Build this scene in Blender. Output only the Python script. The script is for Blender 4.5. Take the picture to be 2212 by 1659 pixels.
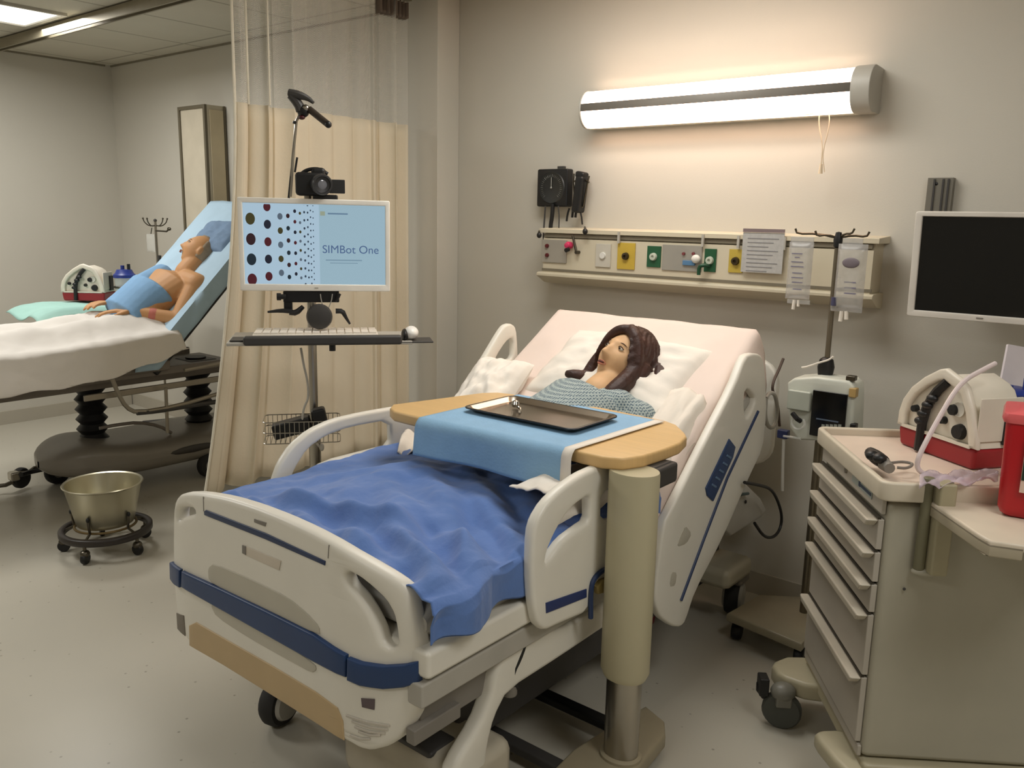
import bpy, bmesh, math, random
from math import sin, cos, pi, radians, sqrt, exp
from mathutils import Vector, Matrix, noise
random.seed(7)
SC = bpy.context.scene
COL = SC.collection
for o in list(bpy.data.objects):
    bpy.data.objects.remove(o)

# ------------------------------------------------------------------ camera
YAW, PITCH, ROLL, FOC, CH = radians(39.038), radians(11.106), radians(1.15), 1830.7, 1.6
FW = Vector((-sin(YAW)*cos(PITCH), cos(YAW)*cos(PITCH), -sin(PITCH)))
R0 = Vector((cos(YAW), sin(YAW), 0)); U0 = R0.cross(FW)
RT = R0*cos(ROLL) + U0*sin(ROLL); UP = -R0*sin(ROLL) + U0*cos(ROLL)
CAM = Vector((0, 0, CH))
cd = bpy.data.cameras.new('camera'); cam = bpy.data.objects.new('camera', cd); COL.objects.link(cam)
cam.matrix_world = Matrix(((RT.x, UP.x, -FW.x, 0), (RT.y, UP.y, -FW.y, 0), (RT.z, UP.z, -FW.z, CH), (0, 0, 0, 1)))
cd.sensor_width = 36; cd.sensor_fit = 'HORIZONTAL'; cd.lens = 36*FOC/2212; cd.clip_start = 0.05
SC.camera = cam

# ------------------------------------------------------------------ world, exposure, lights
w = bpy.data.worlds.new('world'); SC.world = w; w.use_nodes = True
w.node_tree.nodes['Background'].inputs[0].default_value = (0.95, 0.9, 0.8, 1)
w.node_tree.nodes['Background'].inputs[1].default_value = 0.15
SC.view_settings.view_transform = 'Standard'; SC.view_settings.look = 'None'
SC.view_settings.exposure = 0.0; SC.view_settings.gamma = 1.0
try: SC.view_settings.use_curve_mapping = False
except Exception: pass
def area(name, loc, sx, sy, power, color, rot=(0, 0, 0)):
    l = bpy.data.lights.new(name, 'AREA'); l.shape = 'RECTANGLE'; l.size = sx; l.size_y = sy
    l.energy = power; l.color = color
    o = bpy.data.objects.new(name, l); COL.objects.link(o); o.location = loc; o.rotation_euler = rot
    return o
WARM = (1.0, 0.985, 0.95)
area('lamp_ceiling_over_bed', (-1.75, 2.45, 2.67), 1.15, 0.55, 18, WARM)
area('lamp_ceiling_left_bay', (-5.45, 2.2, 2.67), 0.55, 0.55, 26, WARM)
area('fill_left_front', (-5.0, 0.2, 2.67), 1.15, 0.55, 47, WARM)  # unseen fill, brightens the floor and front of the left bay
area('fill_aisle', (-1.2, -0.9, 2.67), 1.15, 0.55, 19, WARM)  # unseen fill, added to lift the ambient light on the camera side
area('fill_right', (0.6, 1.4, 2.67), 1.15, 0.55, 26, WARM)  # unseen fill, added for more ambient light at the cart end

# ------------------------------------------------------------------ helpers: pixels of the photograph to points at a chosen depth
def ray(x, y): return FW + RT*((x-1106)/FOC) - UP*((y-829.5)/FOC)
def atz(x, y, z=0.0): d = ray(x, y); return CAM + d*((z-CH)/d.z)
def aty(x, y, Y): d = ray(x, y); return CAM + d*(Y/d.y)
def atx(x, y, X): d = ray(x, y); return CAM + d*(X/d.x)
def atf(x, y, f, Y0=1.25):
    Y = Y0
    for _ in range(30): Y = 0.5*Y + 0.5*f(aty(x, y, Y).x)
    return aty(x, y, Y)

# ------------------------------------------------------------------ materials
def lin(c):
    return tuple(((v/255)/12.92 if v/255 <= 0.04045 else (((v/255)+0.055)/1.055)**2.4) for v in c) + (1,)
MATS = {}
def mat(name, rgb, rough=0.5, metal=0.0, var=0.06, scale=8.0, bump=0.0, bscale=60.0, spec=0.5, trans=0.0, alpha=1.0, emit=None, estr=0.0, sheen=0.0, coat=0.0, sss=0.0):
    if name in MATS: return MATS[name]
    m = bpy.data.materials.new(name); m.use_nodes = True; MATS[name] = m
    nt = m.node_tree; b = nt.nodes['Principled BSDF']; L = nt.links
    c = lin(rgb)
    tc = nt.nodes.new('ShaderNodeTexCoord')
    n = nt.nodes.new('ShaderNodeTexNoise'); n.inputs['Scale'].default_value = scale; n.inputs['Detail'].default_value = 4
    L.new(tc.outputs['Object'], n.inputs['Vector'])
    r = nt.nodes.new('ShaderNodeValToRGB')
    r.color_ramp.elements[0].position = 0.3; r.color_ramp.elements[1].position = 0.7
    r.color_ramp.elements[0].color = tuple(v*(1-var) for v in c[:3])+(1,)
    r.color_ramp.elements[1].color = tuple(min(1, v*(1+var)) for v in c[:3])+(1,)
    L.new(n.outputs['Fac'], r.inputs['Fac']); L.new(r.outputs['Color'], b.inputs['Base Color'])
    b.inputs['Roughness'].default_value = rough; b.inputs['Metallic'].default_value = metal
    b.inputs['Specular IOR Level'].default_value = spec
    if trans: b.inputs['Transmission Weight'].default_value = trans
    if alpha < 1: b.inputs['Alpha'].default_value = alpha
    if sheen: b.inputs['Sheen Weight'].default_value = sheen
    if coat: b.inputs['Coat Weight'].default_value = coat
    if sss:
        b.inputs['Subsurface Weight'].default_value = sss; b.inputs['Subsurface Radius'].default_value = (0.01, 0.004, 0.002)
    if emit: b.inputs['Emission Color'].default_value = lin(emit); b.inputs['Emission Strength'].default_value = estr
    if bump:
        n2 = nt.nodes.new('ShaderNodeTexNoise'); n2.inputs['Scale'].default_value = bscale; n2.inputs['Detail'].default_value = 3
        L.new(tc.outputs['Object'], n2.inputs['Vector'])
        bp = nt.nodes.new('ShaderNodeBump'); bp.inputs['Strength'].default_value = bump; bp.inputs['Distance'].default_value = 0.01
        L.new(n2.outputs['Fac'], bp.inputs['Height']); L.new(bp.outputs['Normal'], b.inputs['Normal'])
    return m
def emat(name, rgb, strength):
    m = bpy.data.materials.new(name); m.use_nodes = True; nt = m.node_tree; nt.nodes.clear()
    e = nt.nodes.new('ShaderNodeEmission'); e.inputs[0].default_value = lin(rgb); e.inputs[1].default_value = strength
    o = nt.nodes.new('ShaderNodeOutputMaterial'); nt.links.new(e.outputs[0], o.inputs[0]); MATS[name] = m
    return m
WALLC = mat('wall_paint', (200, 195, 183), 0.75, var=0.015, scale=1.5, bump=0.05, bscale=220)
M_WHITE = mat('bed_plastic', (228, 224, 212), 0.38, var=0.02)
M_BEIGE = mat('beige_plastic', (190, 165, 125), 0.45, var=0.03)
M_BLUE = mat('bed_blue', (32, 60, 104), 0.4, var=0.06)
M_NAVY = mat('navy_trim', (34, 52, 88), 0.4)
M_BLACK = mat('black_plastic', (16, 16, 17), 0.45, var=0.1)
M_RUBBER = mat('rubber', (38, 37, 36), 0.7, var=0.1)
M_DGREY = mat('dark_grey', (62, 60, 58), 0.5)
M_GREY = mat('grey_plastic', (125, 120, 112), 0.5)
M_LGREY = mat('light_grey', (176, 172, 162), 0.45)
M_METAL = mat('brushed_metal', (175, 170, 160), 0.28, 1.0, var=0.05)
M_CHROME = mat('chrome', (205, 203, 198), 0.12, 1.0, var=0.02)
M_DMETAL = mat('dark_metal', (95, 90, 80), 0.35, 1.0)
M_SHEET = mat('white_sheet', (232, 224, 212), 0.85, var=0.02, bump=0.25, bscale=9)
M_PINKSHEET = mat('pinkish_sheet', (228, 212, 202), 0.85, var=0.02, bump=0.25, bscale=8)
M_SCREENBLK = mat('dark_glass', (8, 9, 10), 0.12, var=0.05)

# ------------------------------------------------------------------ geometry collector
def rot_to(d):
    return Vector(d).normalized().to_track_quat('Z', 'Y').to_matrix().to_4x4()
class G:
    def __init__(s): s.v = []; s.f = []
    def add(s, vs, fs, M=None):
        k = len(s.v)
        s.v += [tuple(M @ Vector(p)) if M is not None else tuple(p) for p in vs]
        s.f += [tuple(i+k for i in f) for f in fs]; return s
    def box(s, c, d, M=None, tap=1.0):
        x, y, z = d[0]/2, d[1]/2, d[2]/2
        vs = [(c[0]+sx*x*(tap if sz < 0 else 1), c[1]+sy*y*(tap if sz < 0 else 1), c[2]+sz*z) for sz in (-1, 1) for sy in (-1, 1) for sx in (-1, 1)]
        return s.add(vs, [(0, 2, 3, 1), (4, 5, 7, 6), (0, 1, 5, 4), (2, 6, 7, 3), (0, 4, 6, 2), (1, 3, 7, 5)], M)
    def lathe(s, prof, c=(0, 0, 0), n=28, axis=None, sx=1.0, sy=1.0, cap=True, M=None):
        R = (rot_to(axis) if axis is not None else Matrix.Identity(4)); T = Matrix.Translation(c) @ R
        if M is not None: T = M @ T
        vs = []; fs = []
        for r, z in prof:
            for i in range(n):
                a = 2*pi*i/n; vs.append((r*cos(a)*sx, r*sin(a)*sy, z))
        for j in range(len(prof)-1):
            for i in range(n):
                fs.append((j*n+i, j*n+(i+1) % n, (j+1)*n+(i+1) % n, (j+1)*n+i))
        if cap:
            if prof[0][0] > 1e-6: fs.append(tuple(range(n-1, -1, -1)))
            if prof[-1][0] > 1e-6: fs.append(tuple((len(prof)-1)*n+i for i in range(n)))
        return s.add(vs, fs, T)
    def cyl(s, a, b, r, r2=None, n=20, M=None):
        a = Vector(a); b = Vector(b); L = (b-a).length; r2 = r if r2 is None else r2
        return s.lathe([(r, 0), (r2, L)], a, n, b-a, M=M)
    def tube(s, pts, r, n=10, smooth=0, M=None, closed=False):
        P = [Vector(p) for p in pts]
        rr = list(r) if isinstance(r, (list, tuple)) else [r]*len(P)
        for _ in range(smooth):
            Q = []; S = []; m = len(P)
            rng = range(m if closed else m-1)
            if not closed: Q.append(P[0]); S.append(rr[0])
            for i in rng:
                a, b = P[i], P[(i+1) % m]; ra, rb = rr[i], rr[(i+1) % m]
                Q += [a*0.75+b*0.25, a*0.25+b*0.75]; S += [ra*.75+rb*.25, ra*.25+rb*.75]
            if not closed: Q.append(P[-1]); S.append(rr[-1])
            P, rr = Q, S
        m = len(P); vs = []; fs = []
        t0 = (P[1]-P[0]).normalized(); up = Vector((0, 0, 1)) if abs(t0.z) < 0.9 else Vector((1, 0, 0))
        nrm = (up - t0*up.dot(t0)).normalized()
        for i in range(m):
            if closed: t = (P[(i+1) % m]-P[i-1]).normalized()
            else: t = (P[min(i+1, m-1)]-P[max(i-1, 0)]).normalized()
            nrm = (nrm - t*nrm.dot(t)).normalized(); bn = t.cross(nrm)
            for k in range(n):
                a = 2*pi*k/n; vs.append(P[i] + (nrm*cos(a)+bn*sin(a))*rr[i])
        for i in range(m if closed else m-1):
            j = (i+1) % m
            for k in range(n): fs.append((i*n+k, i*n+(k+1) % n, j*n+(k+1) % n, j*n+k))
        if not closed: fs += [tuple(range(n-1, -1, -1)), tuple((m-1)*n+k for k in range(n))]
        return s.add(vs, fs, M)
    def sph(s, c, r, n=20, m=12, M=None, R=None):
        if not isinstance(r, (tuple, list)): r = (r, r, r)
        vs = [(0, 0, -r[2])]; fs = []
        for j in range(1, m):
            p = -pi/2+pi*j/m
            for i in range(n):
                a = 2*pi*i/n; vs.append((r[0]*cos(p)*cos(a), r[1]*cos(p)*sin(a), r[2]*sin(p)))
        vs.append((0, 0, r[2])); T = len(vs)-1
        for i in range(n):
            fs.append((0, 1+(i+1) % n, 1+i)); fs.append((T, 1+(m-2)*n+i, 1+(m-2)*n+(i+1) % n))
        for j in range(m-2):
            for i in range(n): fs.append((1+j*n+i, 1+j*n+(i+1) % n, 1+(j+1)*n+(i+1) % n, 1+(j+1)*n+i))
        X = Matrix.Translation(c)
        if R is not None: X = X @ R
        if M is not None: X = M @ X
        return s.add(vs, fs, X)
    def cap(s, a, b, ra, rb=None, n=16, M=None):
        rb = ra if rb is None else rb; a = Vector(a); b = Vector(b)
        L = (b-a).length; prof = []
        for i in range(7): t = pi/2*i/6; prof.append((ra*sin(t), -ra*cos(t)))
        for i in range(7): t = pi/2*i/6; prof.append((rb*cos(t), L+rb*sin(t)))
        return s.lathe(prof, a, n, b-a, M=M)
    def grid(s, nx, ny, fn, M=None, flip=False):
        vs = [fn(i/(nx-1), j/(ny-1)) for j in range(ny) for i in range(nx)]
        fs = [(j*nx+i, j*nx+i+1, (j+1)*nx+i+1, (j+1)*nx+i) for j in range(ny-1) for i in range(nx-1)]
        if flip: fs = [f[::-1] for f in fs]
        return s.add(vs, fs, M)
    def disc(s, c, r, axis, n=20, M=None): return s.lathe([(r, 0), (r*0.999, 0.0008)], c, n, axis, M=M)
    def mapv(s, fn): s.v = [tuple(fn(Vector(p))) for p in s.v]; return s
    def wheel(s, c, r, w, axis, M=None):
        h = w/2; return s.lathe([(r*.55, -h), (r*.9, -h), (r, -h*.5), (r, h*.5), (r*.9, h), (r*.55, h)], c, 26, axis, M=M)
def plate(outer, holes=(), thick=0.03, bev=0.006, edge=0.06, smooth=0, res=2):
    """a flat rounded board from a 2D outline with holes; u, v in plane, w through it (centred); returns G"""
    def chk(p, k):
        for _ in range(k):
            q = []
            for i in range(len(p)):
                a, b = p[i], p[(i+1) % len(p)]
                q += [(a[0]*.8+b[0]*.2, a[1]*.8+b[1]*.2), (a[0]*.2+b[0]*.8, a[1]*.2+b[1]*.8)]
            p = q
        return p
    cu = bpy.data.curves.new('tmp', 'CURVE'); cu.dimensions = '2D'; cu.fill_mode = 'BOTH'
    cu.extrude = max(thick/2-bev, 0.0001); cu.bevel_depth = bev; cu.bevel_resolution = res; cu.offset = -bev
    for poly in [outer]+list(holes):
        poly = chk(poly, smooth)
        sp = cu.splines.new('POLY'); sp.points.add(len(poly)-1); sp.use_cyclic_u = True
        for i, p in enumerate(poly): sp.points[i].co = (p[0], p[1], 0, 1)
    ob = bpy.data.objects.new('tmp', cu); COL.objects.link(ob)
    dg = bpy.context.evaluated_depsgraph_get(); me = bpy.data.meshes.new_from_object(ob.evaluated_get(dg))
    bpy.data.objects.remove(ob)
    bm = bmesh.new(); bm.from_mesh(me); bmesh.ops.remove_doubles(bm, verts=bm.verts, dist=1e-5)
    for _ in range(5):
        es = [e for e in bm.edges if e.calc_length() > edge]
        if not es: break
        bmesh.ops.subdivide_edges(bm, edges=es, cuts=1)
        bmesh.ops.triangulate(bm, faces=[f for f in bm.faces if len(f.verts) > 4])
    g = G(); bm.verts.index_update()
    g.add([v.co.copy() for v in bm.verts], [tuple(v.index for v in f.verts) for f in bm.faces])
    bm.free(); return g
def rrect(x0, y0, x1, y1, r, n=5):
    P = []
    for cx, cy, a0 in ((x1-r, y0+r, -pi/2), (x1-r, y1-r, 0), (x0+r, y1-r, pi/2), (x0+r, y0+r, pi)):
        for i in range(n+1): a = a0+pi/2*i/n; P.append((cx+r*cos(a), cy+r*sin(a)))
    return P
def text_g(body, size, ext=0.0005):
    cu = bpy.data.curves.new('tmp', 'FONT'); cu.body = body; cu.size = size; cu.extrude = ext
    ob = bpy.data.objects.new('tmp', cu); COL.objects.link(ob)
    dg = bpy.context.evaluated_depsgraph_get(); me = bpy.data.meshes.new_from_object(ob.evaluated_get(dg))
    g = G(); g.add([v.co.copy() for v in me.vertices], [tuple(p.vertices) for p in me.polygons])
    bpy.data.objects.remove(ob); return g

# ------------------------------------------------------------------ objects
WM = {}
def tag(o, label=None, cat=None, group=None, kind=None):
    if label: o['label'] = label
    if cat: o['category'] = cat
    if group: o['group'] = group
    if kind: o['kind'] = kind
    return o
def thing(name, label, cat, loc=(0, 0, 0), rz=0.0, group=None):
    o = bpy.data.objects.new(name, None); COL.objects.link(o); o.empty_display_size = 0.1
    o.location = loc; o.rotation_euler = (0, 0, rz)
    WM[o.name] = Matrix.Translation(loc) @ Matrix.Rotation(rz, 4, 'Z')
    return tag(o, label, cat, group)
def part(name, g, m, parent=None, world=True, bevel=0.0, smooth=35, label=None, sub=0, solid=0.0, remesh=0.0, smooths=0, kind=None):
    """link G as ONE mesh object; world=True: its vertices are world coordinates"""
    vs = [Vector(v) for v in g.v]; off = None
    if parent is not None:
        if world:
            I = WM[parent.name].inverted(); vs = [I @ v for v in vs]
    else:
        lo = Vector([min(v[i] for v in vs) for i in range(3)]); hi = Vector([max(v[i] for v in vs) for i in range(3)])
        off = Vector(((lo.x+hi.x)/2, (lo.y+hi.y)/2, lo.z)); vs = [v-off for v in vs]
    me = bpy.data.meshes.new(name); me.from_pydata([tuple(v) for v in vs], [], g.f)
    bm = bmesh.new(); bm.from_mesh(me); bmesh.ops.recalc_face_normals(bm, faces=bm.faces); bm.to_mesh(me); bm.free()
    me.polygons.foreach_set('use_smooth', [True]*len(me.polygons))
    try: me.set_sharp_from_angle(angle=radians(smooth))
    except Exception: pass
    for mm in (m if isinstance(m, (list, tuple)) else [m]): me.materials.append(mm)
    o = bpy.data.objects.new(name, me); COL.objects.link(o)
    if parent is not None: o.parent = parent; WM[o.name] = WM[parent.name]
    else: o.location = off; WM[o.name] = Matrix.Translation(off)
    if remesh:
        md = o.modifiers.new('remesh', 'REMESH'); md.mode = 'VOXEL'; md.voxel_size = remesh; md.use_smooth_shade = True
        if smooths: s = o.modifiers.new('smooth', 'SMOOTH'); s.factor = 0.5; s.iterations = smooths
    if solid: s = o.modifiers.new('solid', 'SOLIDIFY'); s.thickness = solid; s.offset = 0
    if bevel:
        b = o.modifiers.new('bevel', 'BEVEL'); b.width = bevel; b.segments = 2; b.limit_method = 'ANGLE'; b.angle_limit = radians(40)
        b.harden_normals = True
    if sub: s = o.modifiers.new('sub', 'SUBSURF'); s.levels = sub; s.render_levels = sub
    if label: o['label'] = label
    if kind: o['kind'] = kind
    return o
def solo(name, g, m, label, cat, group=None, **k):
    o = part(name, g, m, None, **k); return tag(o, label, cat, group)
def struct(name, g, m, **k):
    o = part(name, g, m, None, **k); o['kind'] = 'structure'; return o
# ================================================================== SETTING
YW, XL, XR, YF, ZC = 3.4, -6.85, 1.9, -3.0, 2.7
# floor: speckled sheet vinyl
fm = mat('floor_vinyl', (184, 179, 165), 0.30, var=0.03, scale=1.2, spec=0.35)
nt = fm.node_tree; b = nt.nodes['Principled BSDF']; tc = [n for n in nt.nodes if n.type == 'TEX_COORD'][0]
rmp = [n for n in nt.nodes if n.type == 'VALTORGB'][0]
vo = nt.nodes.new('ShaderNodeTexVoronoi'); vo.inputs['Scale'].default_value = 22; nt.links.new(tc.outputs['Object'], vo.inputs['Vector'])
cr = nt.nodes.new('ShaderNodeValToRGB'); cr.color_ramp.elements[0].position = 0.06; cr.color_ramp.elements[0].color = (1, 1, 1, 1)
cr.color_ramp.elements[1].position = 0.13; cr.color_ramp.elements[1].color = (0, 0, 0, 1); nt.links.new(vo.outputs['Distance'], cr.inputs['Fac'])
sv = nt.nodes.new('ShaderNodeSeparateColor'); nt.links.new(vo.outputs['Color'], sv.inputs[0])
gt = nt.nodes.new('ShaderNodeMath'); gt.operation = 'GREATER_THAN'; gt.inputs[1].default_value = 0.62; nt.links.new(sv.outputs[0], gt.inputs[0])
ml = nt.nodes.new('ShaderNodeMath'); ml.operation = 'MULTIPLY'; nt.links.new(cr.outputs[0], ml.inputs[0]); nt.links.new(gt.outputs[0], ml.inputs[1])
ml2 = nt.nodes.new('ShaderNodeMath'); ml2.operation = 'MULTIPLY'; ml2.inputs[1].default_value = 0.55; nt.links.new(ml.outputs[0], ml2.inputs[0])
mx = nt.nodes.new('ShaderNodeMix'); mx.data_type = 'RGBA'; nt.links.new(ml2.outputs[0], mx.inputs['Factor']); nt.links.new(rmp.outputs[0], mx.inputs['A'])
mx.inputs['B'].default_value = lin((95, 88, 72)); nt.links.new(mx.outputs['Result'], b.inputs['Base Color'])
struct('floor', G().box(((XL+XR)/2, (YW+YF)/2, -0.05), (XR-XL+0.4, YW-YF+0.4, 0.1)), fm)
# ceiling tiles as a procedural brick pattern
cm = mat('ceiling_tile', (196, 190, 174), 0.85, var=0.03, scale=3, bump=0.15, bscale=150)
nt = cm.node_tree; b = nt.nodes['Principled BSDF']; tc = [n for n in nt.nodes if n.type == 'TEX_COORD'][0]; rmp = [n for n in nt.nodes if n.type == 'VALTORGB'][0]
br = nt.nodes.new('ShaderNodeTexBrick'); br.offset = 0; br.inputs['Scale'].default_value = 1.0
br.inputs['Brick Width'].default_value = 0.61; br.inputs['Row Height'].default_value = 0.61; br.inputs['Mortar Size'].default_value = 0.012
br.inputs['Mortar Smooth'].default_value = 0.3; br.inputs['Mortar'].default_value = lin((158, 152, 136))
nt.links.new(rmp.outputs[0], br.inputs['Color1']); nt.links.new(rmp.outputs[0], br.inputs['Color2'])
nt.links.new(tc.outputs['Object'], br.inputs['Vector']); nt.links.new(br.outputs['Color'], b.inputs['Base Color'])
struct('ceiling', G().box(((XL+XR)/2, (YW+YF)/2, ZC+0.05), (XR-XL+0.4, YW-YF+0.4, 0.1)), cm)
struct('wall_back', G().box(((XL+XR)/2, YW+0.06, ZC/2), (XR-XL+0.24, 0.12, ZC)), WALLC)
struct('wall_left', G().box((XL-0.06, (YW+YF)/2, ZC/2), (0.12, YW-YF, ZC)), WALLC)
struct('wall_right', G().box((XR+0.06, (YW+YF)/2, ZC/2), (0.12, YW-YF, ZC)), WALLC)
struct('wall_front', G().box(((XL+XR)/2, YF-0.06, ZC/2), (XR-XL+0.24, 0.12, ZC)), WALLC)
# boxed wall pillar that the curtain ends against
struct('trim_1', G().box((-3.325, YW-0.08, ZC/2), (0.35, 0.16, ZC)), WALLC, bevel=0.004)
cb = mat('cove_base', (178, 171, 156), 0.5, var=0.02)
struct('baseboard_back', G().box(((XL+XR)/2, YW-0.006, 0.05), (XR-XL-0.02, 0.012, 0.1)), cb)
struct('baseboard_left', G().box((XL+0.006, (YW+YF)/2, 0.05), (0.012, YW-YF-0.04, 0.1)), cb)
struct('baseboard_pillar', G().box((-3.325, YW-0.166, 0.05), (0.37, 0.012, 0.1)), cb)
struct('trim_2', G().box((XL+1.8, YW-0.006, ZC-0.006), (3.58, 0.012, 0.012)).box((XL+0.006, 1.5, ZC-0.006), (0.012, 3.7, 0.012)), mat('ceiling_angle', (128, 121, 104), .6))

# ceiling lights
def ceiling_light(cx, cy, sx, sy, label, visible=True):
    t = thing('ceiling_light', label, 'ceiling light', (cx, cy, ZC), group='recessed ceiling lights')
    f = G()
    for dx, dy, w_, h_ in ((0, sy/2+.012, sx+.05, .025), (0, -sy/2-.012, sx+.05, .025), (sx/2+.012, 0, .025, sy), (-sx/2-.012, 0, .025, sy)):
        f.box((cx+dx, cy+dy, ZC-0.008), (w_, h_, 0.016))
    part('frame', f, M_LGREY, t)
    part('diffuser', G().box((cx, cy, ZC-0.004), (sx, sy, 0.006)), MATS.get('lamp_panel') or emat('lamp_panel', (255, 250, 235), 2.2), t)
ceiling_light(-5.55, 2.15, 0.5, 0.42, 'square lit ceiling light in the left bay, cut off by the top left corner')
ceiling_light(-1.75, 2.45, 1.15, 0.55, 'long ceiling light above the bed with the blue blanket')
# curtain tracks
tr = G(); P1 = atz(0, 100, 2.64); P2 = atz(400, 3, 2.64); dd = (P2-P1).normalized()
YT = (P1.y+P2.y)/2
tr.box((-4.9, YT+0.022, 2.655), (3.9, 0.012, 0.05)).box((-4.9, YT-0.022, 2.655), (3.9, 0.012, 0.05)).box((-4.9, YT, 2.685), (3.9, 0.05, 0.01))
trk = solo('ceiling_track', tr, mat('track_metal', (140, 132, 112), .45, .4), 'metal double rail under the ceiling tiles of the left bay', 'ceiling rail')
trk.rotation_euler = (0, 0, 0)

def prof_x(pr, xa, xb):
    k = len(pr); vs = [(xa, p[0], p[1]) for p in pr]+[(xb, p[0], p[1]) for p in pr]
    return G().add(vs, [tuple(range(k)), tuple(range(2*k-1, k-1, -1))]+[(i, (i+1) % k, k+(i+1) % k, k+i) for i in range(k)])
# wall light over the headwall
YLF = 3.26
t = thing('wall_light', 'long lit wall light with two glowing bands and a grey strip above the headwall', 'wall light', (-1.7, YW, 2.0))
x0, x1, zc, rr = -2.275, -1.095, 2.085, 0.078
def band(a0, a1, r, xx0=x0, xx1=x1):
    g = G(); n = 12; vs = []
    for i in range(n+1):
        a = a0+(a1-a0)*i/n
        for xx in (xx0, xx1): vs.append((xx, YLF+0.06-r*cos(a)*0.8, zc+r*sin(a)))
    g.add(vs, [(2*i, 2*i+1, 2*i+3, 2*i+2) for i in range(n)]); return g
EL = emat('tube_glow', (255, 218, 192), 14)
part('lower_diffuser', band(radians(-86), radians(-9), rr), EL, t, solid=0.004)
part('upper_diffuser', band(radians(14), radians(72), rr), EL, t, solid=0.004)
part('centre_strip', band(radians(-9), radians(14), rr+0.004), M_GREY, t, solid=0.004)
part('back_box', prof_x([(YW, zc-.080), (YLF+.075, zc-.081), (YLF+.075, zc+.076), (YW, zc+.075)], x0, x1), M_WHITE, t)
for xx, nm in ((x1+0.035, 'end_cap'), (x0-0.006, 'end_cap')):
    g = G(); n = 16; pr = [(3.40, zc-0.08)]+[(YLF+0.06-(rr+.008)*cos(a)*.8, zc+(rr+.006)*sin(a)) for a in [radians(-85+170*i/n) for i in range(n+1)]]+[(3.40, zc+0.08)]
    wd = 0.07 if xx > -1.5 else 0.012
    k = len(pr); vs = [(xx-wd/2, a, b_) for a, b_ in pr]+[(xx+wd/2, a, b_) for a, b_ in pr]
    g.add(vs, [tuple(range(k)), tuple(range(2*k-1, k-1, -1))]+[(i, (i+1) % k, k+(i+1) % k, k+i) for i in range(k)])
    part(nm, g, M_LGREY, t, bevel=0.004)
ct = aty(1790, 235, 3.3)
pc = G().tube([ct, ct+Vector((0.01, 0, -.06)), ct+Vector((-.01, 0, -.16)), ct+Vector((.005, 0, -.23))], 0.0022, 6, 2)
pc.tube([ct+Vector((-.03, 0, .01)), ct+Vector((-.035, 0, -.05)), ct+Vector((-.01, 0, -.13)), ct+Vector((-.01, 0, -.2))], 0.0022, 6, 2)
pc.tube([ct+Vector((-.12, 0.01, -.005)), ct+Vector((-.07, 0, -.02)), ct+Vector((-.03, 0, -.0)), ct+Vector((0, 0, -.01))], 0.002, 6, 2)
pc.cyl(ct+Vector((-.01, 0, -.235)), ct+Vector((-.01, 0, -.20)), .008, .005)
part('pull_cord', pc, mat('cord_cream', (214, 196, 168), .6), t)

# headwall service panel
HY = 3.28
a = aty(1168, 490, HY); c_ = aty(1903, 512, HY); bz = 1.335; tz = 1.552
t = thing('headwall_panel', 'cream wall service panel with outlets, gas ports and a top shelf', 'wall panel', ((a.x+c_.x)/2, YW, bz))
X0, X1 = a.x, c_.x
M_CREAM = mat('panel_cream', (206, 196, 172), 0.45, var=0.02)
def prof_x(pr, xa, xb):
    k = len(pr); vs = [(xa, p[0], p[1]) for p in pr]+[(xb, p[0], p[1]) for p in pr]
    return G().add(vs, [tuple(range(k)), tuple(range(2*k-1, k-1, -1))]+[(i, (i+1) % k, k+(i+1) % k, k+i) for i in range(k)])
part('housing', prof_x([(YW, bz-.01), (HY+.02, bz-.012), (HY, bz+.01), (HY, tz-.045), (HY+.012, tz-.04), (HY+.012, tz-.02), (YW, tz-.02)], X0+.02, X1-.02), M_CREAM, t)
part('shelf', prof_x([(YW, tz-.02), (HY-.012, tz-.02), (HY-.012, tz), (YW, tz+.008)], X0, X1), M_CREAM, t, bevel=.002)
part('lower_rail', prof_x([(YW, bz-.05), (HY+.05, bz-.04), (HY-.012, bz-.006), (HY-.012, bz+.006), (HY+.0, bz+.012), (YW, bz+.012)], X0-.01, X1-.005), M_CREAM, t, bevel=.002)
part('groove', G().box(((X0+X1)/2, HY+.002, tz-.031), (X1-X0-.05, .01, .016)).box(((X0+X1)/2, HY+.001, bz+.024), (X1-X0-.03, .006, .012)), mat('groove_shade', (120, 112, 94), .6), t)
def hp(px, py): return aty(px, py, HY)
def on_panel(pa, pb, y=HY, th=.006):
    A = aty(pa[0], pa[1], y); B = aty(pb[0], pb[1], y)
    return ((A.x+B.x)/2, y-th/2, (A.z+B.z)/2), (abs(B.x-A.x), th, abs(A.z-B.z))
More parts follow.
